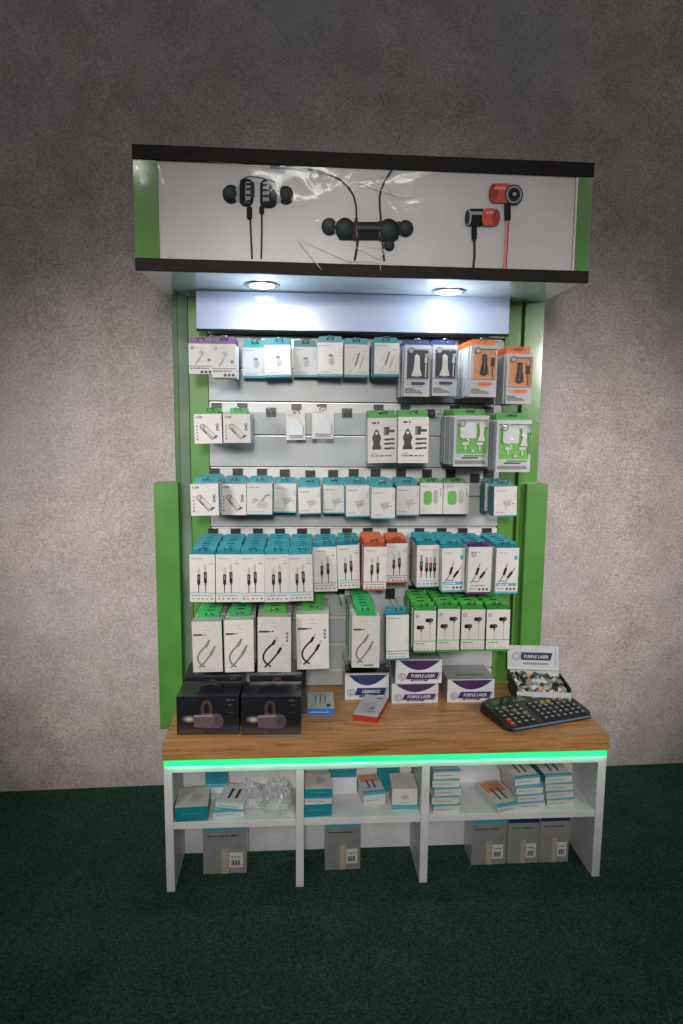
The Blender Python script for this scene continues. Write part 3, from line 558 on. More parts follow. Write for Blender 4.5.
def d_car(m, w, h):
    m.text('USB', -.44 * w, .86 * h, .0085, E0, DGREY, stretch=1.3)
    m.line([(-.22 * w, .60 * h), (.22 * w, .18 * h)], .0165, E0, MGREY); m.line([(-.20 * w, .59 * h), (.22 * w, .20 * h)], .0125, E0 * 2, LGREY); m.line([(-.16 * w, .60 * h), (.22 * w, .25 * h)], .004, E0 * 3, PAPER)
    m.disc(-.20 * w, .57 * h, .0075, E0 * 3, MGREY); m.disc(-.20 * w, .57 * h, .0052, E0 * 4, LGREY); m.line([(-.18 * w, .46 * h), (-.05 * w, .34 * h)], .0035, E0 * 5, DGREY); m.line([(.20 * w, .18 * h), (.33 * w, .26 * h)], .005, E0 * 5, DGREY)
    for i, z in enumerate((.62, .47)): m.ring(.34 * w, z * h, .0022, .0044, E0, DGREY, 12)
    m.rect(.30 * w, .53 * h, .38 * w, .57 * h, E0, DGREY)
    for i in range(5): m.rect(-.42 * w, (.12 + .11 * i) * h, -.37 * w, (.175 + .11 * i) * h, E0, MGREY if i else DGREY)
    m.rect(-.22 * w, .62 * h, -.215 * w, .98 * h, E0, LGREY)
def d_split(m, w, h):
    m.words(-.42 * w, .87 * h, .0, .003, E0, MGREY); m.poly([(-.1 * w, .24 * h), (.26 * w, .22 * h), (.33 * w, .38 * h), (.12 * w, .52 * h), (-.08 * w, .42 * h)], E0, LGREY); m.line([(.1 * w, .48 * h), (.26 * w, .62 * h), (.40 * w, .68 * h)], .004, E0 * 2, MGREY)
    m.line([(-.28 * w, .38 * h), (-.2 * w, .52 * h), (-.08 * w, .46 * h)], .005, E0 * 2, MGREY); m.disc(-.22 * w, .44 * h, .006, E0 * 3, LGREY); m.words(.2 * w, .62 * h, .4 * w, .003, E0 * 3, MGREY); m.words(-.42 * w, .10 * h, .2 * w, .0012, E0, MGREY)
    m.rect(-.5 * w, 0, .5 * w, .03 * h, E0, TEAL)
def d_wall(m, w, h):
    m.words(-.42 * w, .84 * h, .0, .0026, E0, MGREY); m.poly([(-.14 * w, .50 * h), (.30 * w, .56 * h), (.16 * w, .34 * h), (.0 * w, .28 * h)], E0, LGREY); m.poly([(-.14 * w, .50 * h), (.0 * w, .28 * h), (-.30 * w, .40 * h), (-.34 * w, .46 * h)], E0 * 2, PAPER2)
    m.line([(.02 * w, .28 * h), (.04 * w, .20 * h)], .001, E0, MGREY); m.line([(-.4 * w, .37 * h), (.45 * w, .43 * h)], .0005, E0, LGREY)
    for i, q in enumerate((.18, .30)): m.words(q * w, .38 * h + i * .002, (q + .05) * w, .004, E0 * 3, MGREY)
    for i in range(3): m.rect(.40 * w, (.62 + .06 * i) * h, .43 * w, (.655 + .06 * i) * h, E0, MGREY)
    m.words(-.42 * w, .12 * h, -.05 * w, .0024, E0, MGREY); m.rect(-.5 * w, 0, .5 * w, .045 * h, E0, TEALL)
def d_bud(m, w, h):
    m.rrect(-.34 * w, .30 * h, .02 * w, .74 * h, .009, E0, GLIME); m.rrect(.08 * w, .32 * h, .30 * w, .78 * h, .009, E0, LGREY); m.words(-.4 * w, .88 * h, -.1 * w, .0022, E0, MGREY)
    m.rect(-.05 * w, .0, -.045 * w, .30 * h, E0, LGREY); m.rect(.18 * w, .0, .185 * w, .32 * h, E0, LGREY)
    for i, z in enumerate((.80, .70, .62)): m.disc(.40 * w, z * h, .0025, E0, MGREY)
    m.words(-.45 * w, .10 * h, -.30 * w, .0016, E0, MGREY)
def d_plug(m, w, h):
    m.words(-.42 * w, .82 * h, -.02 * w, .0022, E0, MGREY); m.disc(.0, .90 * h, .0042, E0, DGREY, rz=.0018)
    m.prism([(-.36 * w, .16 * h), (.36 * w, .16 * h), (.36 * w, .40 * h), (.22 * w, .60 * h), (.06 * w, .68 * h), (-.06 * w, .68 * h), (-.22 * w, .60 * h), (-.36 * w, .40 * h)], -.010, E0, PAPER2, MGREY)
    m.words(-.34 * w, .075 * h, .36 * w, .003, E0, DGREY); m.rect(.40 * w, .3 * h, .42 * w, .5 * h, E0, MGREY)
def d_bchg(m, w, h):
    m.words(-.34 * w, .87 * h, -.1 * w, .006, E0, DGREY); m.rect(-.5 * w, .83 * h, .46 * w, .834 * h, E0, LGREY)
    m.poly([(-.36 * w, .30 * h), (-.02 * w, .30 * h), (-.05 * w, .38 * h), (-.08 * w, .44 * h), (-.03 * w, .56 * h), (-.12 * w, .70 * h), (-.16 * w, .745 * h), (-.22 * w, .745 * h), (-.26 * w, .70 * h), (-.35 * w, .56 * h), (-.30 * w, .44 * h), (-.33 * w, .38 * h)], E0, BLK); m.disc(-.19 * w, .66 * h, .0042, E0 * 2, PAPER)
    m.poly([(.06 * w, .62 * h), (.24 * w, .62 * h), (.26 * w, .80 * h), (.06 * w, .80 * h)], E0, BLK); m.rect(.24 * w, .68 * h, .44 * w, .74 * h, E0, DGREY); m.rect(.08 * w, .64 * h, .13 * w, .78 * h, E0 * 2, MGREY)
    for i, z in enumerate((.50, .405, .30)):
        m.rect(.08 * w, z * h, .28 * w, (z + .045) * h, E0, BLK); m.rect(.26 * w, (z + .01) * h, .44 * w, (z + .05) * h, E0, DGREY); m.rect(.05 * w, (z + .012) * h, .09 * w, (z + .03) * h, E0, MGREY)
    m.words(-.38 * w, .20 * h, -.15 * w, .0025, E0, MGREY); m.words(-.38 * w, .145 * h, .36 * w, .0042, E0, DGREY); m.words(-.4 * w, .05 * h, .4 * w, .0012, E0, LGREY)
def d_cable(line, bottom):
    def f(m, w, h):
        m.words(-.42 * w, .90 * h, .02 * w, .0024, E0, MGREY); m.rect(-.2 * w, .865 * h, .44 * w, .868 * h, E0, LGREY); m.words(.28 * w, .80 * h, .43 * w, .003, E0, MGREY)
        cable_end(m, -.15 * w, .20 * h, 1, .56 * h * .95, E0, w=.0082); cable_end(m, .13 * w, .20 * h, -1, .60 * h, E0, w=.0082)
        m.rect(-.5 * w, .185 * h, .5 * w, .20 * h, E0 * 3, line)
        if bottom: m.rect(-.5 * w, 0, .5 * w, .04 * h, E0, line)
        m.words(-.42 * w, .125 * h, .42 * w, .0028, E0, MGREY)
        for i in range(5): m.words((-.4 + .18 * i) * w, .055 * h, (-.29 + .18 * i) * w, .0042, E0, MGREY)
    return f
def d_multi(m, w, h):
    m.words(-.38 * w, .88 * h, .3 * w, .002, E0, MGREY)
    for i, q in enumerate((-.30, -.06, .12, .30)): cable_end(m, q * w, .22 * h, 0, (.56 if i == 0 else .50) * h, E0, BLK, MGREY if i != 2 else AMBER, w=.0088)
    m.rect(-.5 * w, .205 * h, .5 * w, .22 * h, E0 * 3, PALEB); m.words(-.3 * w, .15 * h, .2 * w, .003, E0, TEALL); m.rect(-.5 * w, 0, .5 * w, .03 * h, E0, TEAL)
    for i in range(5): m.words((-.42 + .18 * i) * w, .075 * h, (-.30 + .18 * i) * w, .004, E0, MGREY)
def d_jack(col, badge):
    def f(m, w, h):
        m.words(-.4 * w, .88 * h, .0, .002, E0, MGREY)
        if badge: m.rect(.30 * w, .74 * h, .44 * w, .83 * h, E0, TEALL)
        else: frame_badge(m, -.28 * w, .84 * h, .10 * w, E0)
        for (a, b, ang) in (((-.12), .45, 16), (.08, .38, 36)):
            an = math.radians(ang); P = lambda t: (a * w + math.sin(an) * t, b * h + math.cos(an) * t)
            m.line([P(-.006), P(.016)], .0072, E0 * 2, BLK); m.line([P(.016), P(.028)], .0032, E0, MGREY); m.line([P(.028), P(.034)], .0016, E0, LGREY)
            m.line([(-.38 * w, .245 * h), (-.30 * w, .28 * h), ((a - .12) * w, (b - .12) * h), P(-.005)], .0024, E0, DGREY)
        if badge: m.rect(-.46 * w, .165 * h, .44 * w, .235 * h, E0, TEALL); m.words(-.38 * w, .182 * h, .1 * w, .004, E0 * 2, PAPER)
        else: m.words(-.38 * w, .17 * h, .25 * w, .003, E0, DGREY)
        m.words(-.42 * w, .10 * h, -.1 * w, .003, E0, MGREY)
        for i in range(3): m.disc((.02 + .16 * i) * w, .10 * h, .0036, E0, DGREY)
        m.rect(-.5 * w, 0, .5 * w, .045 * h, E0, col)
    return f
def bez(p0, p1, p2, n=8): return [((1 - t) ** 2 * p0[0] + 2 * t * (1 - t) * p1[0] + t * t * p2[0], (1 - t) ** 2 * p0[1] + 2 * t * (1 - t) * p1[1] + t * t * p2[1]) for t in [i / n for i in range(n + 1)]]
def d_braid(cm, strong, long=False):
    def f(m, w, h):
        m.line([(-.05 * w, .93 * h), (0, .87 * h), (.05 * w, .93 * h)], .0012, E0, GLIME if strong else LGREY); m.words(-.10 * w, .825 * h, .14 * w, .0012, E0, MGREY); m.rect(-.5 * w, .895 * h, .5 * w, .898 * h, E0, LGREY)
        m.rect(-.46 * w, .72 * h, -.18 * w, .755 * h, E0, DGREY); m.words(-.18 * w, .728 * h, -.02 * w, .0035, E0, DGREY)
        m.line(bez((-.10 * w, .10 * h), (-.60 * w, .26 * h), (-.04 * w, .52 * h), 12), .0050, E0 * 2, cm); m.line(bez((-.30 * w, .09 * h), (-.12 * w, .18 * h), (.12 * w, .36 * h), 8), .0046, E0 * 3, cm)
        m.line([(-.06 * w, .50 * h), (.03 * w, .585 * h)], .0072, E0 * 4, cm); m.line([(.02 * w, .58 * h), (.09 * w, .645 * h)], .0052, E0 * 3, LGREY if strong else MGREY)
        m.line([(.10 * w, .345 * h), (.20 * w, .45 * h)], .0072, E0 * 4, cm); m.line([(.19 * w, .44 * h), (.27 * w, .52 * h)], .0052, E0 * 3, LGREY if strong else MGREY)
        if strong:
            for i in range(3): m.disc(.38 * w, (.70 - .065 * i) * h, .0042, E0, MGREY)
        else:
            for i in range(4): m.words(.30 * w, (.40 - .07 * i) * h, .40 * w, .0015, E0, LGREY)
        m.rect(-.5 * w, .085 * h, .45 * w, .087 * h, E0, LGREY); m.words(-.25 * w, .045 * h, .32 * w, .0024, E0, LGREY)
        if long: m.rect(-.05 * w, .035 * h, .27 * w, .065 * h, E0 * 3, GCARD)
    return f
def d_plain(m, w, h):
    m.rect(-.5 * w, 0, .5 * w, .04 * h, E0, TEAL); m.rect(-.5 * w, .19 * h, .5 * w, .21 * h, E0, TEALL); m.words(-.42 * w, .92 * h, .15 * w, .0026, E0, MGREY); m.rect(-.01 * w, .24 * h, -.005 * w, .9 * h, E0, LGREY); m.words(-.4 * w, .13 * h, .42 * w, .003, E0, MGREY); m.words(-.4 * w, .07 * h, .4 * w, .0018, E0, MGREY)
    for i in range(3): m.rect(.34 * w, (.34 + .06 * i) * h, .38 * w, (.375 + .06 * i) * h, E0, LGREY)
def d_ear(m, w, h):
    m.rect(-.5 * w, .265 * h, .5 * w, .285 * h, E0, GLIME); m.rect(-.5 * w, 0, .5 * w, .05 * h, E0, GCARD); frame_badge(m, -.36 * w, .87 * h, .08 * w, E0)
    for (a, b) in ((-.22, .60), (.18, .77)):
        m.disc((a - .06) * w, b * h, .0064, E0 * 2, BLK); m.disc((a + .08) * w, (b + .005) * h, .0070, E0 * 3, BLK, rz=.0062); m.disc((a + .10) * w, (b + .01) * h, .0022, E0 * 4, MGREY)
        m.rect((a + .03) * w, (b - .10) * h, (a + .08) * w, b * h, E0 * 2, BLK); m.line([((a + .055) * w, (b - .09) * h), ((a + .06) * w, .29 * h)], .0011, E0, MGREY)
    m.words(-.42 * w, .20 * h, .0, .0034, E0, GCARD); m.words(-.42 * w, .15 * h, .2 * w, .0018, E0, LGREY)
    for i in range(5): m.disc((-.34 + .17 * i) * w, .09 * h, .0026, E0, LGREY)

CHAR = mat('charcoal_print', (.028, .032, .045), .4)
K = {  # kind: (object name, category, design, front material, sides/top, tab, tab width, description)
 'purple_adapter': ('adapter_box', 'box', d_purple, PAPER, PAPER2, PURPLE, .96, 'white adapter box with purple hang tab'),
 'lit_adapter': ('adapter_box', 'box', d_oval, PAPER2, TEALLIT, TEALLIT, .96, 'adapter box coloured as brightly lit, with cyan tab'),
 'oval_adapter': ('adapter_box', 'box', d_oval, PAPER, TEAL, TEAL, .94, 'small white adapter box with teal tab'),
 'strip_adapter': ('adapter_box', 'box', d_strip, PAPER, TEAL, TEAL, .94, 'white box showing a slanted grey cable, teal tab'),
 'navy_blister': ('blister_pack', 'blister pack', d_blister(CHAR, 'white', NAVY), BLIS, BLIS, NAVY, .92, 'blister pack with white car charger on navy card'),
 'orange_blister': ('blister_pack', 'blister pack', d_blister(AMBER, 'black', ORANGE), BLIS, BLIS, ORANGE, .92, 'blister pack with black car charger on orange card'),
 'green_blister': ('blister_pack', 'blister pack', d_gblister, BLIS, BLIS, GCARD, .9, 'blister pack with white plug charger on green card'),
 'car_charger_green': ('charger_box', 'box', d_car, PAPER, PAPER2, GCARD, .62, 'car charger box with bright green tab'),
 'car_charger_teal': ('charger_box', 'box', d_car, PAPER, TEAL, TEAL, .85, 'car charger box with teal tab'),
 'splitter_teal': ('adapter_box', 'box', d_split, PAPER, TEAL, TEAL, .92, 'box printed with a folded grey splitter, teal tab'),
 'wall_adapter_teal': ('adapter_box', 'box', d_wall, PAPER, TEAL, TEAL, .92, 'white wall adapter box with teal tab'),
 'bud_case': ('earbud_box', 'box', d_bud, PAPER, PAPER2, GCARD, .8, 'white box printed with a lime green case'),
 'plug_card': ('plug_pack', 'plug pack', d_plug, PAPER, PAPER, None, 0, 'flat white card holding a white plug'),
 'black_charger': ('charger_box', 'box', d_bchg, PAPER, PAPER2, GCARD, .98, 'white box with printed black charger, green top'),
 'cable_teal': ('cable_box', 'box', d_cable(TEALL, False), PAPER, TEAL, TEAL, .92, 'white cable box with teal top'),
 'cable_orange': ('cable_box', 'box', d_cable(ORANGED, True), PAPER, ORANGED, ORANGED, .92, 'white cable box with orange top'),
 'multi_cable_teal': ('cable_box', 'box', d_multi, PAPER, PAPER2, TEAL, .92, 'four plug cable box with teal top'),
 'jack_teal': ('cable_box', 'box', d_jack(TEALL, True), PAPER, PAPER2, TEAL, .95, 'audio jack cable box with teal top'),
 'jack_purple': ('cable_box', 'box', d_jack(PURPLE, False), PAPER, PAPER2, PURPLE, .9, 'audio jack cable box with purple top'),
 'braided_grey': ('cable_box', 'box', d_braid(MGREY, False), PAPER, GCARD2, GCARD2, .72, 'tall box printed with grey braided cable, green tab'),
 'braided_black': ('cable_box', 'box', d_braid(BLK, True), PAPER, GCARD2, GCARD, .68, 'tall box printed with black braided cable, green tab'),
 'braided_long': ('cable_box', 'box', d_braid(MGREY, False, True), PAPER, GCARD2, GCARD2, .70, 'tall grey cable box, green label at foot'),
 'plain_teal': ('cable_box', 'box', d_plain, PAPER, TEAL, TEAL, .92, 'narrow nearly blank white box with teal tab'),
 'earphones': ('earphone_box', 'box', d_ear, PAPER, GCARD, GCARD, .95, 'earphone box with bright green top'),
}
TOPM = {'car_charger_green': PAPER, 'braided_grey': PAPER, 'braided_black': PAPER, 'braided_long': PAPER, 'car_charger_teal': PAPER, 'splitter_teal': PAPER, 'wall_adapter_teal': PAPER, 'purple_adapter': PURPLE, 'multi_cable_teal': TEAL, 'jack_teal': TEAL, 'jack_purple': PURPLE, 'black_charger': GCARD, 'bud_case': PAPER}
def make_pack(kind, w, h, tabh, t, label, loc, rot, group=None):
    nm, cat, des, fm, sm, tm, tw, _ = K[kind]
    root = thing(nm, label, cat, loc, rot, group)
    m = MB(); bl = 'blister' in kind
    if bl:
        # moulded clear shell on a flat card
        m.box(-w / 2, 0, 0, w / 2, .004, h, fm, side=BLIS)
        for s in (-1, 1): m.box(s * w * .485 - .0008, .004, .004, s * w * .485 + .0008, t, h - .004, PAPER2)
        m.box(-w * .48, .0042, .003, w * .48, t, .005, BLIS); m.box(-w * .48, .0042, h - .006, w * .48, t, h - .004, PAPER2)
        m.box(-w * .47, t - .0016, .0052, w * .47, t - .0004, h - .0062, tm)
    else:
        m.box(-w / 2, 0, 0, w / 2, t, h, sm, front=fm, top=TOPM.get(kind, sm), bottom=(sm if kind != 'car_charger_green' else PURPLED))
    des(m, w, h)
    m.build('carton' if not bl else 'card_pack', root)
    if tm:
        q = MB(); y0, y1 = t - .0016, t - .0003; a = w * tw / 2; zt = h + tabh; sl = h + tabh * .60
        q.box(-a, y0, h, a, y1, sl - .001, tm); q.box(-a, y0, sl - .001, -.0105, y1, sl + .002, tm); q.box(.0105, y0, sl - .001, a, y1, sl + .002, tm)
        q.prism([(-a, sl + .002), (a, sl + .002), (a, zt - .003), (a - .003, zt), (-a + .003, zt), (-a, zt - .003)], y0, y1, tm)
        if kind in ('cable_teal', 'cable_orange', 'jack_teal', 'jack_purple', 'multi_cable_teal', 'earphones', 'braided_long'):
            # sloping lid face between carton and tab
            q.add([(-a, .001, h + .0005), (a, .001, h + .0005), (a, y0, h + tabh * .42), (-a, y0, h + tabh * .42)], [(0, 1, 2, 3)], tm)
            q.add([(-a, .001, h + .0005), (-a, y0, h + tabh * .42), (-a, y0, h + .0005)], [(0, 1, 2)], tm); q.add([(a, .001, h + .0005), (a, y0, h + tabh * .42), (a, y0, h + .0005)], [(0, 1, 2)], tm)
        q.build('hang_tab', root)
    if bl:
        c = MB(); z0, z1 = .34 * h, .92 * h; c.box(-.43 * w, -.0115, z0, .45 * w, -.0002, z1, BLISTER); c.build('clear_cover', root)
    return root
def make_hook(label, x, z, yf, gztop, group, up=.009, half=.0085):
    root = thing('display_hook', label, 'hook', (x, .3895, z), (0, 0, 0), group)
    m = MB(); m.box(-.0150, -.0062, -.013, .0150, -.0008, max(min(gztop - z, .030), .013), BLK); m.build('back_plate', root, .0006)
    yl = yf - .3895; m = MB()
    m.tube([(-half, -.006, .0), (-half, yl, .0), (-half, yl - .004, .003), (-half + .001, yl - .005, up), (half - .001, yl - .005, up), (half, yl - .004, .003), (half, yl, 0), (half, -.006, 0)], .00115, WIRE, 6)
    m.build('prong', root); return root
ORD = ['first', 'second', 'third', 'fourth', 'fifth', 'sixth', 'seventh', 'eighth', 'ninth', 'tenth', 'eleventh', 'twelfth', 'thirteenth']
ROWN = {1: 'top row', 2: 'second row', 3: 'third row', 4: 'fourth row', 5: 'lowest row'}
GZ = {1: 1.088, 2: .893, 3: .696, 4: .511, 5: .318}
cnt = {}
rnd = random.Random(11)
for (row, kind, x, yf, zb, w, h, tabh, n, t, roll, yaw) in ITEMS:
    i = cnt.get(row, 0); cnt[row] = i + 1
    desc = K[kind][7]; place = '%s from left, %s' % (ORD[i], ROWN[row])
    tabh2 = tabh + {1: .002, 2: .001, 3: -.009, 4: -.004, 5: -.002}[row]
    tt = t - .0012 if kind != 'wall_adapter_teal' else min(t, .040)
    if kind == 'plug_card': tabh2 = 0
    grp = '%s hanging in the %s' % ({'box': 'boxed accessories', 'blister pack': 'blister packs', 'plug pack': 'plug packs'}[K[kind][1]], ROWN[row])
    # pivot on the hook: tilt about the tab top
    a = math.radians(roll); ztop = zb + h + tabh2
    def locate(xx, y, aa): return (xx - math.sin(aa) * -(h + tabh2), y, ztop - math.cos(aa) * (h + tabh2))
    lab = desc + (', foremost, ' if n > 1 else ', ') + place
    yaw = yaw or rnd.uniform(-3, 3); a += math.radians(rnd.uniform(-.5, .5))
    root = make_pack(kind, w, h, tabh2, tt, lab, locate(x + math.sin(a) * 0, yf, a), (0, -a * -1, math.radians(yaw)), grp)
    bk = kind
    if kind == 'jack_purple':   # teal boxes wait behind the purple one
        first = None
        for j in range(4):
            l2 = 'teal topped cable box behind the purple topped one, ' + place
            if first is None: first = make_pack('jack_teal', w, h - .003, tabh2, .035, l2, (x, yf + .037, zb + .004), (0, 0, 0), 'boxes behind the front one, ' + place)
            else:
                c = copy_thing(first, l2, 'boxes behind the front one, ' + place); c.location = (x + rnd.uniform(-.001, .001), yf + .037 + .036 * j, zb + .004)
    for j in range(1, n):
        y = yf + t * j
        if y + tt > .384: break
        l2 = desc + ', behind foremost, ' + place
        c = copy_thing(root, l2, 'boxes behind the front one, ' + place)
        sg = a * (1 - j / n) * .6
        c.location = locate(x + rnd.uniform(-.0014, .0014), y, sg); c.location.z += rnd.uniform(-.0006, .0006)
        c.rotation_euler = (0, sg, math.radians(rnd.uniform(-.6, .6)))
        if kind == 'orange_blister' or kind == 'navy_blister' or kind == 'green_blister': c.location.x += -.0012 * 0
    hz = ztop - (tabh2 * .40 if kind != 'plug_card' else .008)
    make_hook('wire hook with black plate carrying the stack %s' % place, x, hz - .0015, yf + (tt - .014 if row > 2 else tt - .012) - .004, GZ[row], 'hooks carrying the %s' % ROWN[row])
# empty hooks
for (x, z, yf, lab) in ((-.3271, .866, .30, 'empty hook with dark plate left of the white plug packs, second row'),
                        (-.0969, .866, .31, 'empty hook with dark plate between plug packs and black charger boxes'),
                        (.1584, .866, .27, 'empty hook between black charger boxes and green blister packs, second row'),
                        (.3055, .668, .22, 'empty long hook beside the last box of the third row'),
                        (-.1135, .315, .20, 'empty hook above the tall cable boxes, lowest hanging row')):
    make_hook(lab, x, z, yf, z + .014, 'empty hooks on the slat panel', .010)

# ---------------------------------------------------------------- goods on the worktop
def bx(name, label, cat, x, y, z, w, d, h, yaw, mats, des, partname='carton', group=None):
    root = thing(name, label, cat, (x, y, z), (0, 0, math.radians(yaw)), group)
    m = MB(); m.box(-w / 2, 0, 0, w / 2, d, h, mats[0], top=mats[1], front=mats[2], side=mats[3] if len(mats) > 3 else mats[0])
    if des: des(m, w, h, d)
    m.build(partname, root, 0); return root
def topm(m, pts, z, mt): m.add([(x, y, z) for x, y in pts], [tuple(range(len(pts)))], mt)
def d_speaker(m, w, h, d):
    cx, cz_ = .02 * w, .36 * h; GLOWP3 = mat('beam_print_mid', (.19, .17, .16), .5)
    for i, (r_, mt) in enumerate(((.020, GLOWP2), (.014, GLOWP3), (.008, GLOWP))): m.disc(-.30 * w, .41 * h, r_, E0 * (i + 1), mt, rz=r_ * .55)
    m.poly([(-.22 * w, .20 * h), (.14 * w, .17 * h), (.22 * w, .22 * h), (.235 * w, .38 * h), (.22 * w, .52 * h), (.14 * w, .56 * h), (-.22 * w, .53 * h)], E0 * 5, MAUVED)
    m.poly([(-.22 * w, .21 * h), (.08 * w, .18 * h), (.09 * w, .53 * h), (-.22 * w, .52 * h)], E0 * 6, MAUVE); m.poly([(-.22 * w, .47 * h), (.085 * w, .48 * h), (.09 * w, .53 * h), (-.22 * w, .52 * h)], E0 * 7, mat('mauve_sheen_print', (.27, .21, .23), .4))
    m.disc(.165 * w, .36 * h, .0145, E0 * 8, MAUVE, rz=.019); m.disc(.165 * w, .36 * h, .011, E0 * 9, MAUVED, rz=.015)
    m.line([(-.075 * w, .53 * h), (-.085 * w, .72 * h), (-.06 * w, .84 * h), (-.015 * w, .88 * h), (.03 * w, .84 * h), (.055 * w, .72 * h), (.045 * w, .53 * h)], .0088, E0 * 8, BROWN); m.line([(-.10 * w, .555 * h), (.09 * w, .55 * h)], .004, E0 * 9, MAUVE)
    m.text('XOUCO', -.46 * w, .06 * h, .0135, E0 * 2, GOLDP, stretch=1.3); m.words(.30 * w, .88 * h, .42 * w, .0045, E0, GOLDP); m.words(.33 * w, .76 * h, .40 * w, .0035, E0, GOLDP); m.words(.30 * w, .57 * h, .42 * w, .0012, E0, GOLDP); m.ring(-.40 * w, .87 * h, .0035, .0045, E0, BLKM, 12)
    topm(m, [(-.25 * w, .2 * d), (.2 * w, .2 * d), (.26 * w, .45 * d), (-.2 * w, .5 * d)], h + .0004, BOXBLK)
def speaker_box(x, y, yaw, w, h, d, label):
    r_ = bx('speaker_box', label, 'box', x, y, 0, w, d, h, yaw, (BOXBLK, BOXBLKT, BOXBLK), d_speaker, 'carton', 'black speaker boxes on the worktop')
    m = MB(); m.tube([(-.028, d * .55, h), (-.024, d * .55, h + .008), (0, d * .55, h + .012), (.024, d * .55, h + .008), (.028, d * .55, h)], .0028, BLKM, 8); m.build('carry_handle', r_)
speaker_box(-.4880, .058, -1.5, .166, .1075, .108, 'black speaker box at the front left corner of the worktop')
speaker_box(-.3185, .048, -1.5, .160, .1075, .108, 'front black speaker box beside the small blue box')
speaker_box(-.4870, .182, 0, .160, .121, .105, 'black speaker box behind the front left one, against the panel')
speaker_box(-.3035, .180, 0, .162, .126, .105, 'black speaker box in the back, nearer the stand centre')
def d_blue(m, w, h, d):
    topm(m, [(-.44 * w, .08 * d), (.44 * w, .08 * d), (.44 * w, .94 * d), (-.44 * w, .94 * d)], h + .0003, PAPER2)
    for i in range(3): topm(m, [(-.22 * w + .014 * i, .3 * d), (-.18 * w + .014 * i, .3 * d), (-.14 * w + .014 * i, .78 * d), (-.19 * w + .014 * i, .78 * d)], h + .0006, MGREY)
    topm(m, [(.22 * w, .1 * d), (.36 * w, .1 * d), (.36 * w, .26 * d), (.22 * w, .26 * d)], h + .0006, DGREY); topm(m, [(-.4 * w, .84 * d), (.2 * w, .84 * d), (.2 * w, .88 * d), (-.4 * w, .88 * d)], h + .0006, MGREY)
    m.words(-.4 * w, .4 * h, .3 * w, .0022, E0, PALEB)
bx('accessory_box', 'small flat box with blue sides and white printed lid, beside black boxes', 'box', -.180, .168, 0, .078, .120, .0195, -1, (BLUEB, PAPER2, BLUEB), d_blue)
def d_red(m, w, h, d):
    topm(m, [(-.06 * w, .18 * d), (.30 * w, .2 * d), (.30 * w, .24 * d), (-.06 * w, .22 * d)], h + .0004, MGREY); topm(m, [(.0, .3 * d), (.18 * w, .3 * d), (.22 * w, .44 * d), (.04 * w, .44 * d)], h + .0004, MGREY)
    topm(m, [(-.3 * w, .5 * d), (.2 * w, .7 * d), (.2 * w, .72 * d), (-.3 * w, .52 * d)], h + .0004, LGREY); topm(m, [(.05 * w, .84 * d), (.3 * w, .84 * d), (.3 * w, .88 * d), (.05 * w, .88 * d)], h + .0004, DGREY)
bx('accessory_box', 'small flat box with red sides and pale grey lid, lying askew', 'box', -.0575, .118, 0, .072, .152, .0175, -20, (REDB, BLIS, REDB), d_red)
def d_pl(word, arch, band):
    def f(m, w, h, d):
        pts = [(-.42 * w, .97 * h)] + bez((-.42 * w, .97 * h), (.0 * w, .14 * h), (.46 * w, .97 * h), 14)[1:]
        m.poly(pts, E0, arch)
        m.ring(-.36 * w, .28 * h, .0105, .0118, E0 * 2, arch); m.ring(-.36 * w, .28 * h, .0062, .0072, E0 * 2, arch); m.line([(-.39 * w, .38 * h), (-.35 * w, .16 * h)], .0016, E0 * 3, arch)
        m.poly([(-.28 * w, .17 * h), (.39 * w, .17 * h), (.45 * w, .46 * h), (-.22 * w, .46 * h)], E0 * 2, band); m.text(word, .09 * w, .255 * h, .0135, E0 * 3, PAPER2, 'CENTER', stretch=.84, shear=.15)
        m.poly([(-.18 * w, .09 * h), (.18 * w, .09 * h), (.22 * w, .16 * h), (-.16 * w, .16 * h)], E0 * 2, band); m.words(-.12 * w, .105 * h, .12 * w, .002, E0 * 3, PAPER2)
        m.line([(.40 * w, .12 * h), (.47 * w, .44 * h)], .002, E0 * 2, band)
        topm(m, [(-.3 * w, .25 * d), (.35 * w, .25 * d), (.30 * w, .38 * d), (-.26 * w, .38 * d)], h + .0004, MGREY); topm(m, [(-.48 * w, .5 * d), (.48 * w, .5 * d), (.48 * w, .51 * d), (-.48 * w, .51 * d)], h + .0004, LGREY)
    return f
BLIS2 = mat('carton_grey_side', (.36, .36, .38), .35, var=.1, coat=.3)
PLG = 'laser device boxes on the worktop'
bx('device_box', 'white box with dark blue arch print, behind the small red box', 'box', -.0360, .274, 0, .134, .112, .0805, 0, (BLIS2, BLIS2, PAPER2), d_pl('UKRMOOS', NAVYD, NAVYD), 'carton')
m = MB(); rt = thing('acrylic_cover', 'low clear acrylic lid resting on the blue arch box', 'lid', (-.036, .272, .0812)); m.box(-.068, 0, 0, .068, .114, .0025, BLISTER); m.box(-.068, 0, .0026, -.066, .114, .030, BLISTER); m.box(.066, 0, .0026, .068, .114, .030, BLISTER); m.box(-.068, .112, .0026, .068, .114, .032, BLISTER); m.box(-.068, -.0005, 0, .068, .0015, .004, STEEL); m.build('clear_cover', rt)
bx('device_box', 'lower of the two stacked white boxes with purple arch print', 'box', .1060, .240, 0, .141, .125, .0620, 0, (BLIS2, BLIS2, PAPER2), d_pl('PURPLE LASER', PURPLED, PURPLED), group=PLG)
bx('device_box', 'upper of the two stacked white boxes with purple arch print', 'box', .1155, .238, .0630, .139, .125, .0735, -1, (BLIS2, BLIS2, PAPER2), d_pl('PURPLE LASER', PURPLED, PURPLED), group=PLG)
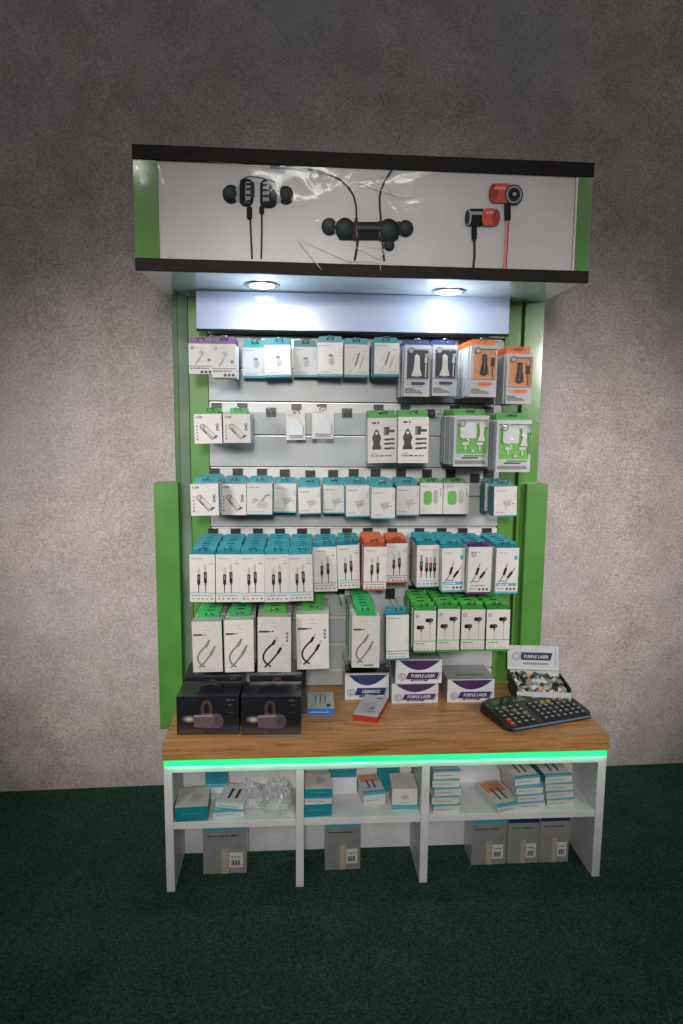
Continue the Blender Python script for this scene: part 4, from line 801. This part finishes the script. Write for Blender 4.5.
bx('device_box', 'single white box with purple arch print standing beside the stacked pair', 'box', .2765, .240, 0, .1435, .125, .0715, -.5, (BLIS2, BLIS2, PAPER2), d_pl('PURPLE LASER', PURPLED, PURPLED), group=PLG)
# open display box with raised lid
rt = thing('open_display_box', 'silver open display box with raised lid, behind the calculator', 'display box', (.486, .193, 0), (0, 0, math.radians(-7)))
W, D, H = .160, .135, .058
m = MB(); m.box(-W / 2, 0, 0, W / 2, .003, H - .012, BLIS); m.box(-W / 2, .0031, 0, -W / 2 + .003, D, H, BLKM); m.box(W / 2 - .003, .0031, 0, W / 2, D, H, BLKM); m.box(-W / 2 + .0031, D - .003, 0, W / 2 - .0031, D, H + .006, BLIS); m.box(-W / 2 + .0031, .0032, 0, W / 2 - .0031, D - .0031, .003, BLIS)
m.build('tray', rt)
m = MB(); r = random.Random(5)
for j in range(11):
    for i in range(9):
        cx = -.068 + .017 * i + r.uniform(-.005, .005); cy = .012 + .0115 * j; a = r.uniform(-1.2, 1.2); w_, d_, zz = r.uniform(.005, .010), r.uniform(.004, .008), .038 + .014 * j / 11 + r.uniform(0, .009)
        mt = r.choice([SILV, PAPER, BLIS, BLK, BLKM, SILV, PAPER2, DGREY, BLK, AMBER if r.random() < .4 else SILV, PRED if j < 2 and i > 5 else MGREY])
        P = []
        for sx, sy in ((-1, -1), (1, -1), (1, 1), (-1, 1)): P.append((cx + sx * w_ * math.cos(a) - sy * d_ * math.sin(a), min(max(cy + sx * w_ * math.sin(a) + sy * d_ * math.cos(a), .006), D - .008), zz + sy * r.uniform(.001, .007) + sx * r.uniform(-.003, .003)))
        P = [(min(max(p[0], -W / 2 + .005), W / 2 - .005), p[1], p[2]) for p in P]
        m.add(P + [(p[0], p[1], p[2] - .003) for p in P], [(0, 1, 2, 3), (4, 5, 1, 0), (5, 6, 2, 1), (6, 7, 3, 2), (7, 4, 0, 3)], mt)
sa = m.build('sachets', rt); tag(sa, kind='stuff')
m = MB(); w_, h_ = .160, .076
m.box(-w_ / 2, 0, 0, w_ / 2, .006, h_, SILV, top=BLIS, front=BLIS)
m.ring(-.33 * w_, .55 * h_, .0115, .0130, E0, NAVYD); m.ring(-.33 * w_, .55 * h_, .006, .0074, E0, NAVYD); m.poly([(-.24 * w_, .40 * h_), (.34 * w_, .40 * h_), (.38 * w_, .72 * h_), (-.24 * w_, .72 * h_)], E0, NAVYD); m.text('PURPLE LASER', .06 * w_, .49 * h_, .0130, E0 * 2, PAPER2, 'CENTER', stretch=.92)
m.rect(-.2 * w_, .22 * h_, .3 * w_, .30 * h_, E0, MGREY); m.rect(-.5 * w_, .05 * h_, .5 * w_, .10 * h_, E0, PAPER2); m.rect(.43 * w_, .2 * h_, .44 * w_, .95 * h_, E0, MGREY)
m.xf(Matrix.Translation((-.005, D - .002, H + .008)) @ Matrix.Rotation(math.radians(-10), 4, 'X')); m.build('lid', rt)
# calculator
rt = thing('calculator', 'black desktop calculator with rows of keys at the right end', 'calculator', (.4430, .1390, .0), (0, 0, math.radians(16.5)))
W, D = .292, .158
body = MB(); pts = [(-W / 2, -D / 2 + .020), (-W / 2 + .014, -D / 2), (W / 2 - .016, -D / 2), (W / 2, -D / 2 + .022), (W / 2, D / 2 - .020), (W / 2 - .04, D / 2), (-W / 2 + .03, D / 2), (-W / 2, D / 2 - .015)]
def ht(y): return .015 + (y + D / 2) / D * .020
vs = [(x, y, .003) for x, y in pts] + [(x * 1.0, y, ht(y) - .006) for x, y in pts] + [(x * .975, y * .965, ht(y)) for x, y in pts]
n = len(pts); fs = [(i, (i + 1) % n, n + (i + 1) % n, n + i) for i in range(n)] + [(n + i, n + (i + 1) % n, 2 * n + (i + 1) % n, 2 * n + i) for i in range(n)] + [tuple(range(2 * n, 3 * n)), tuple(range(n - 1, -1, -1))]
body.add(vs, fs, BLK); 
# blue reflective front bevel strip
body.add([(-W / 2 + .02, -D / 2 - .0006, .008), (W / 2 - .02, -D / 2 - .0006, .008), (W / 2 - .022, -D / 2 - .0004, .0135), (-W / 2 + .022, -D / 2 - .0004, .0135)], [(0, 1, 2, 3)], mat('steel_blue_trim', (.10, .18, .33), .2, coat=.6))
for (fx, fy) in ((-.11, -.055), (.11, -.055), (-.11, .055), (.11, .055)): body.cyl((fx, fy, .0), .007, .004, BLKM, 12)
body.build('casing', rt, .0012)
m = MB(); y0, y1 = .040, .066; m.add([(-.120, y0, ht(y0) + .0006), (-.005, y0, ht(y0) + .0006), (-.005, y1, ht(y1) + .0006), (-.120, y1, ht(y1) + .0006)], [(0, 1, 2, 3)], mat('display_window', (.03, .035, .04), .08, coat=1)); m.add([(.02, y0 + .004, ht(y0) + .0008), (.07, y0 + .004, ht(y0) + .0008), (.07, y1 - .004, ht(y1) + .0008), (.02, y1 - .004, ht(y1) + .0008)], [(0, 1, 2, 3)], mat('display_pane', (.22, .26, .25), .1, coat=1)); m.build('display', rt)
KEYM = mat('key_charcoal', (.035, .036, .040), .3, coat=.4); KEYL = mat('key_grey', (.13, .13, .135), .35); KEYR = mat('key_red', (.38, .03, .03), .35); KEYY = mat('key_olive', (.26, .22, .05), .4)
def key(x, y, w_, d_, mt):
    m = MB(); z = ht(y); a = .0014; vs = [(-w_ / 2, -d_ / 2, 0), (w_ / 2, -d_ / 2, 0), (w_ / 2, d_ / 2, 0), (-w_ / 2, d_ / 2, 0), (-w_ / 2 + a, -d_ / 2 + a, .0045), (w_ / 2 - a, -d_ / 2 + a, .0045), (w_ / 2 - a, d_ / 2 - a, .0045), (-w_ / 2 + a, d_ / 2 - a, .0045)]
    m.add(vs, [(0, 1, 5, 4), (1, 2, 6, 5), (2, 3, 7, 6), (3, 0, 4, 7), (4, 5, 6, 7)], mt)
    m.rect(-.0040, -.0022, .0040, .0022, 0, LGREY); q = m.v[-4:]; m.v[-4:] = [(p[0], p[2], .0047) for p in q]
    m.xf(Matrix.Translation((x, y, z)) @ Matrix.Rotation(math.atan(.020 / D), 4, 'X')); return m.build('key', rt)
for c in range(4):
    for r_ in range(5): key(-.122 + .0225 * c, -.062 + .0195 * r_, .0165, .0130, KEYR if (c == 0 and r_ == 0) or (c == 0 and r_ == 1) else KEYM if (c + r_) % 5 else KEYL)
for c in range(7):
    for r_ in range(5): key(-.011 + .0210 * c, -.062 + .0195 * r_, .0155, .0130, KEYY if r_ == 4 and c in (2, 3) else KEYL if r_ == 4 and c > 4 else KEYM)

# ---------------------------------------------------------------- goods in the shelf compartments
SZ = -.2187
def flat(m, w, h, d):
    m.rect(-.5 * w, .0, .5 * w, .22 * h, E0, TEALL); m.words(-.4 * w, .45 * h, .3 * w, .002, E0, MGREY); topm(m, [(-.5 * w, 0), (.5 * w, 0), (.5 * w, .12 * d), (-.5 * w, .12 * d)], h + .0003, PALEB)
    for a in (-.14, .12): topm(m, [((a - .05) * w, .25 * d), ((a + .05) * w, .25 * d), ((a + .05) * w, .75 * d), ((a - .05) * w, .75 * d)], h + .0005, DGREY)
def flat2(m, w, h, d):
    m.rect(-.5 * w, .80 * h, .5 * w, h, E0, TEALL); m.words(-.42 * w, .35 * h, .2 * w, .0022, E0, MGREY); topm(m, [(-.5 * w, 0), (.5 * w, 0), (.5 * w, .08 * d), (-.5 * w, .08 * d)], h + .0003, TEALL)
    for a in (-.14, .12): topm(m, [((a - .04) * w, .22 * d), ((a + .04) * w, .22 * d), ((a + .03) * w, .7 * d), ((a - .03) * w, .7 * d)], h + .0005, DGREY)
def warm(m, w, h, d):
    flat2(m, w, h, d); topm(m, [(-.4 * w, .55 * d), (.4 * w, .55 * d), (.4 * w, .95 * d), (-.4 * w, .95 * d)], h + .0004, AMBER)
def dotp(m, w, h, d):
    topm(m, [(-.1 * w, .3 * d), (.2 * w, .3 * d), (.3 * w, .6 * d), (0, .7 * d)], h + .0004, LGREY); m.words(-.3 * w, .5 * h, .3 * w, .003, E0, TEALL)
def sbx(label, x, y, z, w, d, h, yaw, mats, des, group): return bx('cable_box', label, 'box', x, y, z, w, d, h, yaw, mats, des, 'carton', group)
g1, g2, g3 = 'boxes in the left shelf compartment', 'boxes in the middle shelf compartment', 'boxes in the right shelf compartment'
sbx('large box with teal front in the lower left corner compartment', -.5285, .008, SZ, .086, .100, .041, 3, (TEAL, PAPER, TEAL), dotp, g1)
sbx('teal box standing at the back of the left compartment', -.4760, .116, SZ + .045, .060, .04, .050, 0, (TEAL, TEAL, TEAL), None, g1)
sbx('plain white box under the teal one at the back, left compartment', -.4760, .114, SZ, .064, .045, .0445, 0, (PAPER2, PAPER2, PAPER2), flat2, g1)
sbx('lower flat white box beside the teal fronted one, left compartment', -.4330, .022, SZ, .082, .09, .019, 2, (PAPER2, PAPER2, PAPER2), flat2, g1)
sbx('upper flat white box with two dark plug prints, left compartment', -.4300, .026, SZ + .0195, .078, .10, .018, -12, (PAPER2, PAPER2, PAPER2), flat, g1)
# crumpled clear bags
def bag(label, x, y, w, d, h, seed):
    r = random.Random(seed); m = MB(); n = 18; vs = []
    for j in range(n + 1):
        for i in range(n + 1):
            u, v = i / n, j / n; e = (min(u, 1 - u, v, 1 - v) * 4); e = min(e, 1) ** .6
            hh = h * e * (.55 + .25 * math.sin(u * 9 + seed) * math.cos(v * 7 + seed * 2) + r.uniform(0, .38))
            vs.append(((u - .5) * w + r.uniform(-.003, .003), v * d + r.uniform(-.003, .003), max(hh, .001)))
    m.add(vs, [(j * (n + 1) + i, j * (n + 1) + i + 1, (j + 1) * (n + 1) + i + 1, (j + 1) * (n + 1) + i) for j in range(n) for i in range(n)], BAGFILM)
    rt = thing('plastic_bag', label, 'bag', (x, y, SZ + .0005), (0, 0, 0), 'crumpled clear bags in the left compartment'); m.build('crumpled_film', rt)
    q = MB(); zz = .004
    for k_ in range(3): q.box(-w * .36 + .008 * k_, d * .25, zz + .009 * k_, w * .30 + .005 * k_, d * .8, zz + .009 * k_ + .008, BLIS)
    q.build('packed_leaflets', rt)
bag('crumpled clear plastic bag beside the divider, left compartment', -.305, .012, .105, .13, .068, 3)
bag('crumpled clear plastic bag in the middle of the left compartment', -.380, .022, .095, .135, .052, 8)
# middle compartment
sbx('lower teal fronted box of the pair against the left divider', -.1920, .012, SZ, .074, .09, .036, 2, (TEAL, PAPER, TEAL), dotp, g2)
sbx('loose white box layer between the two teal fronted boxes', -.1920, .014, SZ + .0365, .073, .09, .018, -1, (PAPER, PAPER, PAPER), flat2, g2)
sbx('upper teal fronted box of the pair against the left divider', -.1910, .014, SZ + .055, .074, .09, .024, 1, (TEAL, PAPER, TEAL), dotp, g2)
sbx('flat teal box at the back of the middle compartment', -.1180, .125, SZ + .050, .078, .042, .028, 0, (TEAL, PAPER2, TEAL), flat2, g2)
sbx('white box under the flat teal one, back of the middle compartment', -.1180, .124, SZ, .080, .042, .0495, 0, (PAPER2, PAPER2, PAPER2), None, g2)
sbx('long white box pointing forward in the middle compartment', -.0330, .062, SZ, .062, .10, .038, 8, (PAPER2, PAPER2, PAPER2), warm, g2)
sbx('teal box leaning at the back right of the middle compartment', .0150, .128, SZ, .060, .038, .098, 0, (TEAL, TEAL, TEAL), None, g2)
sbx('orange edged white box at the back right of the middle compartment', .0620, .130, SZ, .030, .036, .104, 0, (ORANGED, PAPER, PAPER), warm, g2)
sbx('square white box with teal foot in the middle compartment', .0470, .036, SZ, .070, .085, .060, -2, (PAPER, PAPER, PAPER), lambda m, w, h, d: (m.rect(-.5 * w, 0, .5 * w, .22 * h, E0, TEALL), m.poly([(-.2 * w, .6 * h), (.1 * w, .72 * h), (.2 * w, .5 * h), (-.05 * w, .45 * h)], E0, LGREY), m.words(-.2 * w, .3 * h, .2 * w, .002, E0, MGREY)), g2)
# right compartment
for i, (dx, yw) in enumerate(((.002, 2), (-.003, -1), (.003, 3), (-.002, -2), (0, 1))):
    sbx('flat white cable box, %s from the bottom of the stack by the divider' % ORD[i], .1580 + dx, .014, SZ + .0246 * i, .074, .10, .0238, yw, (PAPER2, PAPER, PAPER), flat2, g3)
sbx('flat white box with amber print lying in front, right compartment', .3330, .010, SZ, .074, .125, .021, 13, (PAPER2, PAPER, PAPER), warm, g3)
for i in range(3):
    sbx('flat white cable box, %s from the bottom of the middle stack, right compartment' % ORD[i], .4000 - .004 * i, .020, SZ + .0222 * i, .076, .125, .0215, 5 - i, (PAPER2, PAPER, PAPER), flat2, g3)
sbx('cable box with dark plug print topping the middle stack, right compartment', .3880, .030, SZ + .0668, .074, .12, .022, 9, (PAPER2, PAPER, PAPER), flat2, g3)
for i in range(4):
    sbx('flat white cable box, %s from the bottom of the rightmost stack' % ORD[i], .4850 - .003 * i, .030, SZ + .0232 * i, .078, .11, .0222, 2 + (i % 2) * 2, (PAPER2 if i < 3 else TEAL, PAPER, PAPER), flat2, g3)
KRAFT = mat('carton_dull', (.24, .24, .24), .5, dirt=.3)
TAPE = mat('parcel_tape', (.42, .36, .27), .25, coat=.4)
# floor level row
g4 = 'boxes on the floor inside the stand'
for x, w_, h_, mt, lab in ((.30, .10, .145, BLIS, 'tall pale box at floor level behind the right compartment opening'), (.40, .09, .145, PAPER, 'white box with blue band at floor level, right compartment'), (.492, .085, .148, PAPER2, 'pale box at floor level nearest the right side panel'), (-.12, .10, .15, BLIS, 'pale box with teal top at floor level, middle compartment'), (-.45, .12, .15, BLIS, 'wide pale grey box at floor level, left compartment')):
    bx('storage_box', lab, 'box', x, .075, FLOOR + .001, w_, .08, h_ , 0, (mt, mt, KRAFT), (lambda m, w, h, d: (m.rect(-.5 * w, .86 * h, .5 * w, .94 * h, E0, NAVY if w < .095 else TEALL), m.words(-.4 * w, .74 * h, .3 * w, .004, E0, DGREY), m.words(-.4 * w, .69 * h, .1 * w, .003, E0, MGREY), m.rect(-.08 * w, .0, .08 * w, .5 * h, E0, TAPE), m.rect(.1 * w, .12 * h, .42 * w, .42 * h, E0 * 2, PAPER), m.words(.14 * w, .32 * h, .38 * w, .003, E0 * 3, DGREY), [m.rect((.14 + .022 * q) * w, .16 * h, (.148 + .022 * q + .006 * (q % 3)) * w, .27 * h, E0 * 3, DGREY) for q in range(10)])), 'carton', g4)

# ---------------------------------------------------------------- light
def area(name, loc, target, sx, sy, en, col=(1, 1, 1)):
    l = bpy.data.lights.new(name, 'AREA'); l.shape = 'RECTANGLE'; l.size = sx; l.size_y = sy; l.energy = en; l.color = col
    o = bpy.data.objects.new(name, l); C.objects.link(o); o.location = loc
    o.rotation_euler = (Vector(target) - Vector(loc)).to_track_quat('-Z', 'Y').to_euler(); return o
def spot(name, loc, target, ang, blend, en, rad, col=(1, 1, 1)):
    l = bpy.data.lights.new(name, 'SPOT'); l.spot_size = math.radians(ang); l.spot_blend = blend; l.energy = en; l.shadow_soft_size = rad; l.color = col
    o = bpy.data.objects.new(name, l); C.objects.link(o); o.location = loc
    o.rotation_euler = (Vector(target) - Vector(loc)).to_track_quat('-Z', 'Y').to_euler(); return o
spot('key_lamp', (-.35, -3.0, 1.42), (-.05, .4, .42), 46, 1.0, 222, .20, (1, .965, .92))
spot('wall_fill_lamp', (-1.5, -1.6, 1.2), (-.66, .6, .38), 45, 1.0, 140, .25, (1, .945, .91))  # added spot that brightens the wall left of the stand, no fixture seen
spot('wall_fill_lamp', (1.45, -1.6, 1.2), (.62, .6, .38), 45, 1.0, 140, .25, (1, .945, .92))  # its added counterpart for the wall on the right
area('ceiling_tube_lamp', (-1.3, -1.7, 2.6), (0, .2, .6),   .12, 1.3, 1.3, (1, .97, .92))
area('ceiling_tube_lamp', (1.3, -1.5, 2.6), (0, .2, .6),   .12, 1.3, 1.3, (1, .97, .92))
area('ceiling_tube_lamp', (.15, -4.8, 3.02), (.15, -3.2, 0), 1.5, .05, 9, (1, .98, .95))
for x in (-2.05, 3.15):
    for z in (3.1, 3.6): area('ceiling_tube_lamp', (x, -4.8, z), (x, -4.0, 0), .9, .14, 8, (1, .98, .88))
for x, y in ((-.3438, .2156), (.1739, .2349)):
    spot('downlight_lamp', (x, y - .03, 1.185 + cz(x)), (x, y - .06, 0), 120, 1.0, 4.4, .05, (.80, .90, 1))
    l = bpy.data.lights.new('downlight_spill_lamp', 'POINT'); l.energy = .6; l.shadow_soft_size = .03; l.color = (.78, .90, 1)
    o = bpy.data.objects.new('downlight_spill_lamp', l); C.objects.link(o); o.location = (x, y - .03, 1.135)
l = bpy.data.lights.new('led_strip_lamp', 'AREA'); l.shape = 'RECTANGLE'; l.size = 1.18; l.size_y = .012; l.energy = .24; l.color = (.05, 1, .4)
o = bpy.data.objects.new('led_strip_lamp', l); C.objects.link(o); o.location = (0, -.001, -.055); o.rotation_euler = (math.radians(60), 0, 0)
w = bpy.data.worlds.new('World'); S.world = w; w.use_nodes = True
w.node_tree.nodes['Background'].inputs[0].default_value = (.78, .82, .88, 1); w.node_tree.nodes['Background'].inputs[1].default_value = .10

# ---------------------------------------------------------------- camera
cam = bpy.data.cameras.new('camera'); co = bpy.data.objects.new('camera', cam); C.objects.link(co); S.camera = co
cam.sensor_fit = 'VERTICAL'; cam.sensor_height = 24; cam.lens = 684.8 / 1024 * 24; cam.clip_start = .05; cam.clip_end = 60
y_, p_, r_ = .0673, .1295, .0088
Fv = Vector((math.sin(y_) * math.cos(p_), math.cos(y_) * math.cos(p_), -math.sin(p_))); Rv = Vector((math.cos(y_), -math.sin(y_), 0)); Uv = Rv.cross(Fv)
R2 = Rv * math.cos(r_) + Uv * math.sin(r_); U2 = -Rv * math.sin(r_) + Uv * math.cos(r_)
M = Matrix((R2, U2, -Fv)).transposed().to_4x4(); M.translation = Vector((-.2524, -1.7148, .8364)); co.matrix_world = M
S.view_settings.view_transform = 'Standard'; S.view_settings.look = 'None'; S.view_settings.exposure = 0; S.view_settings.gamma = 1
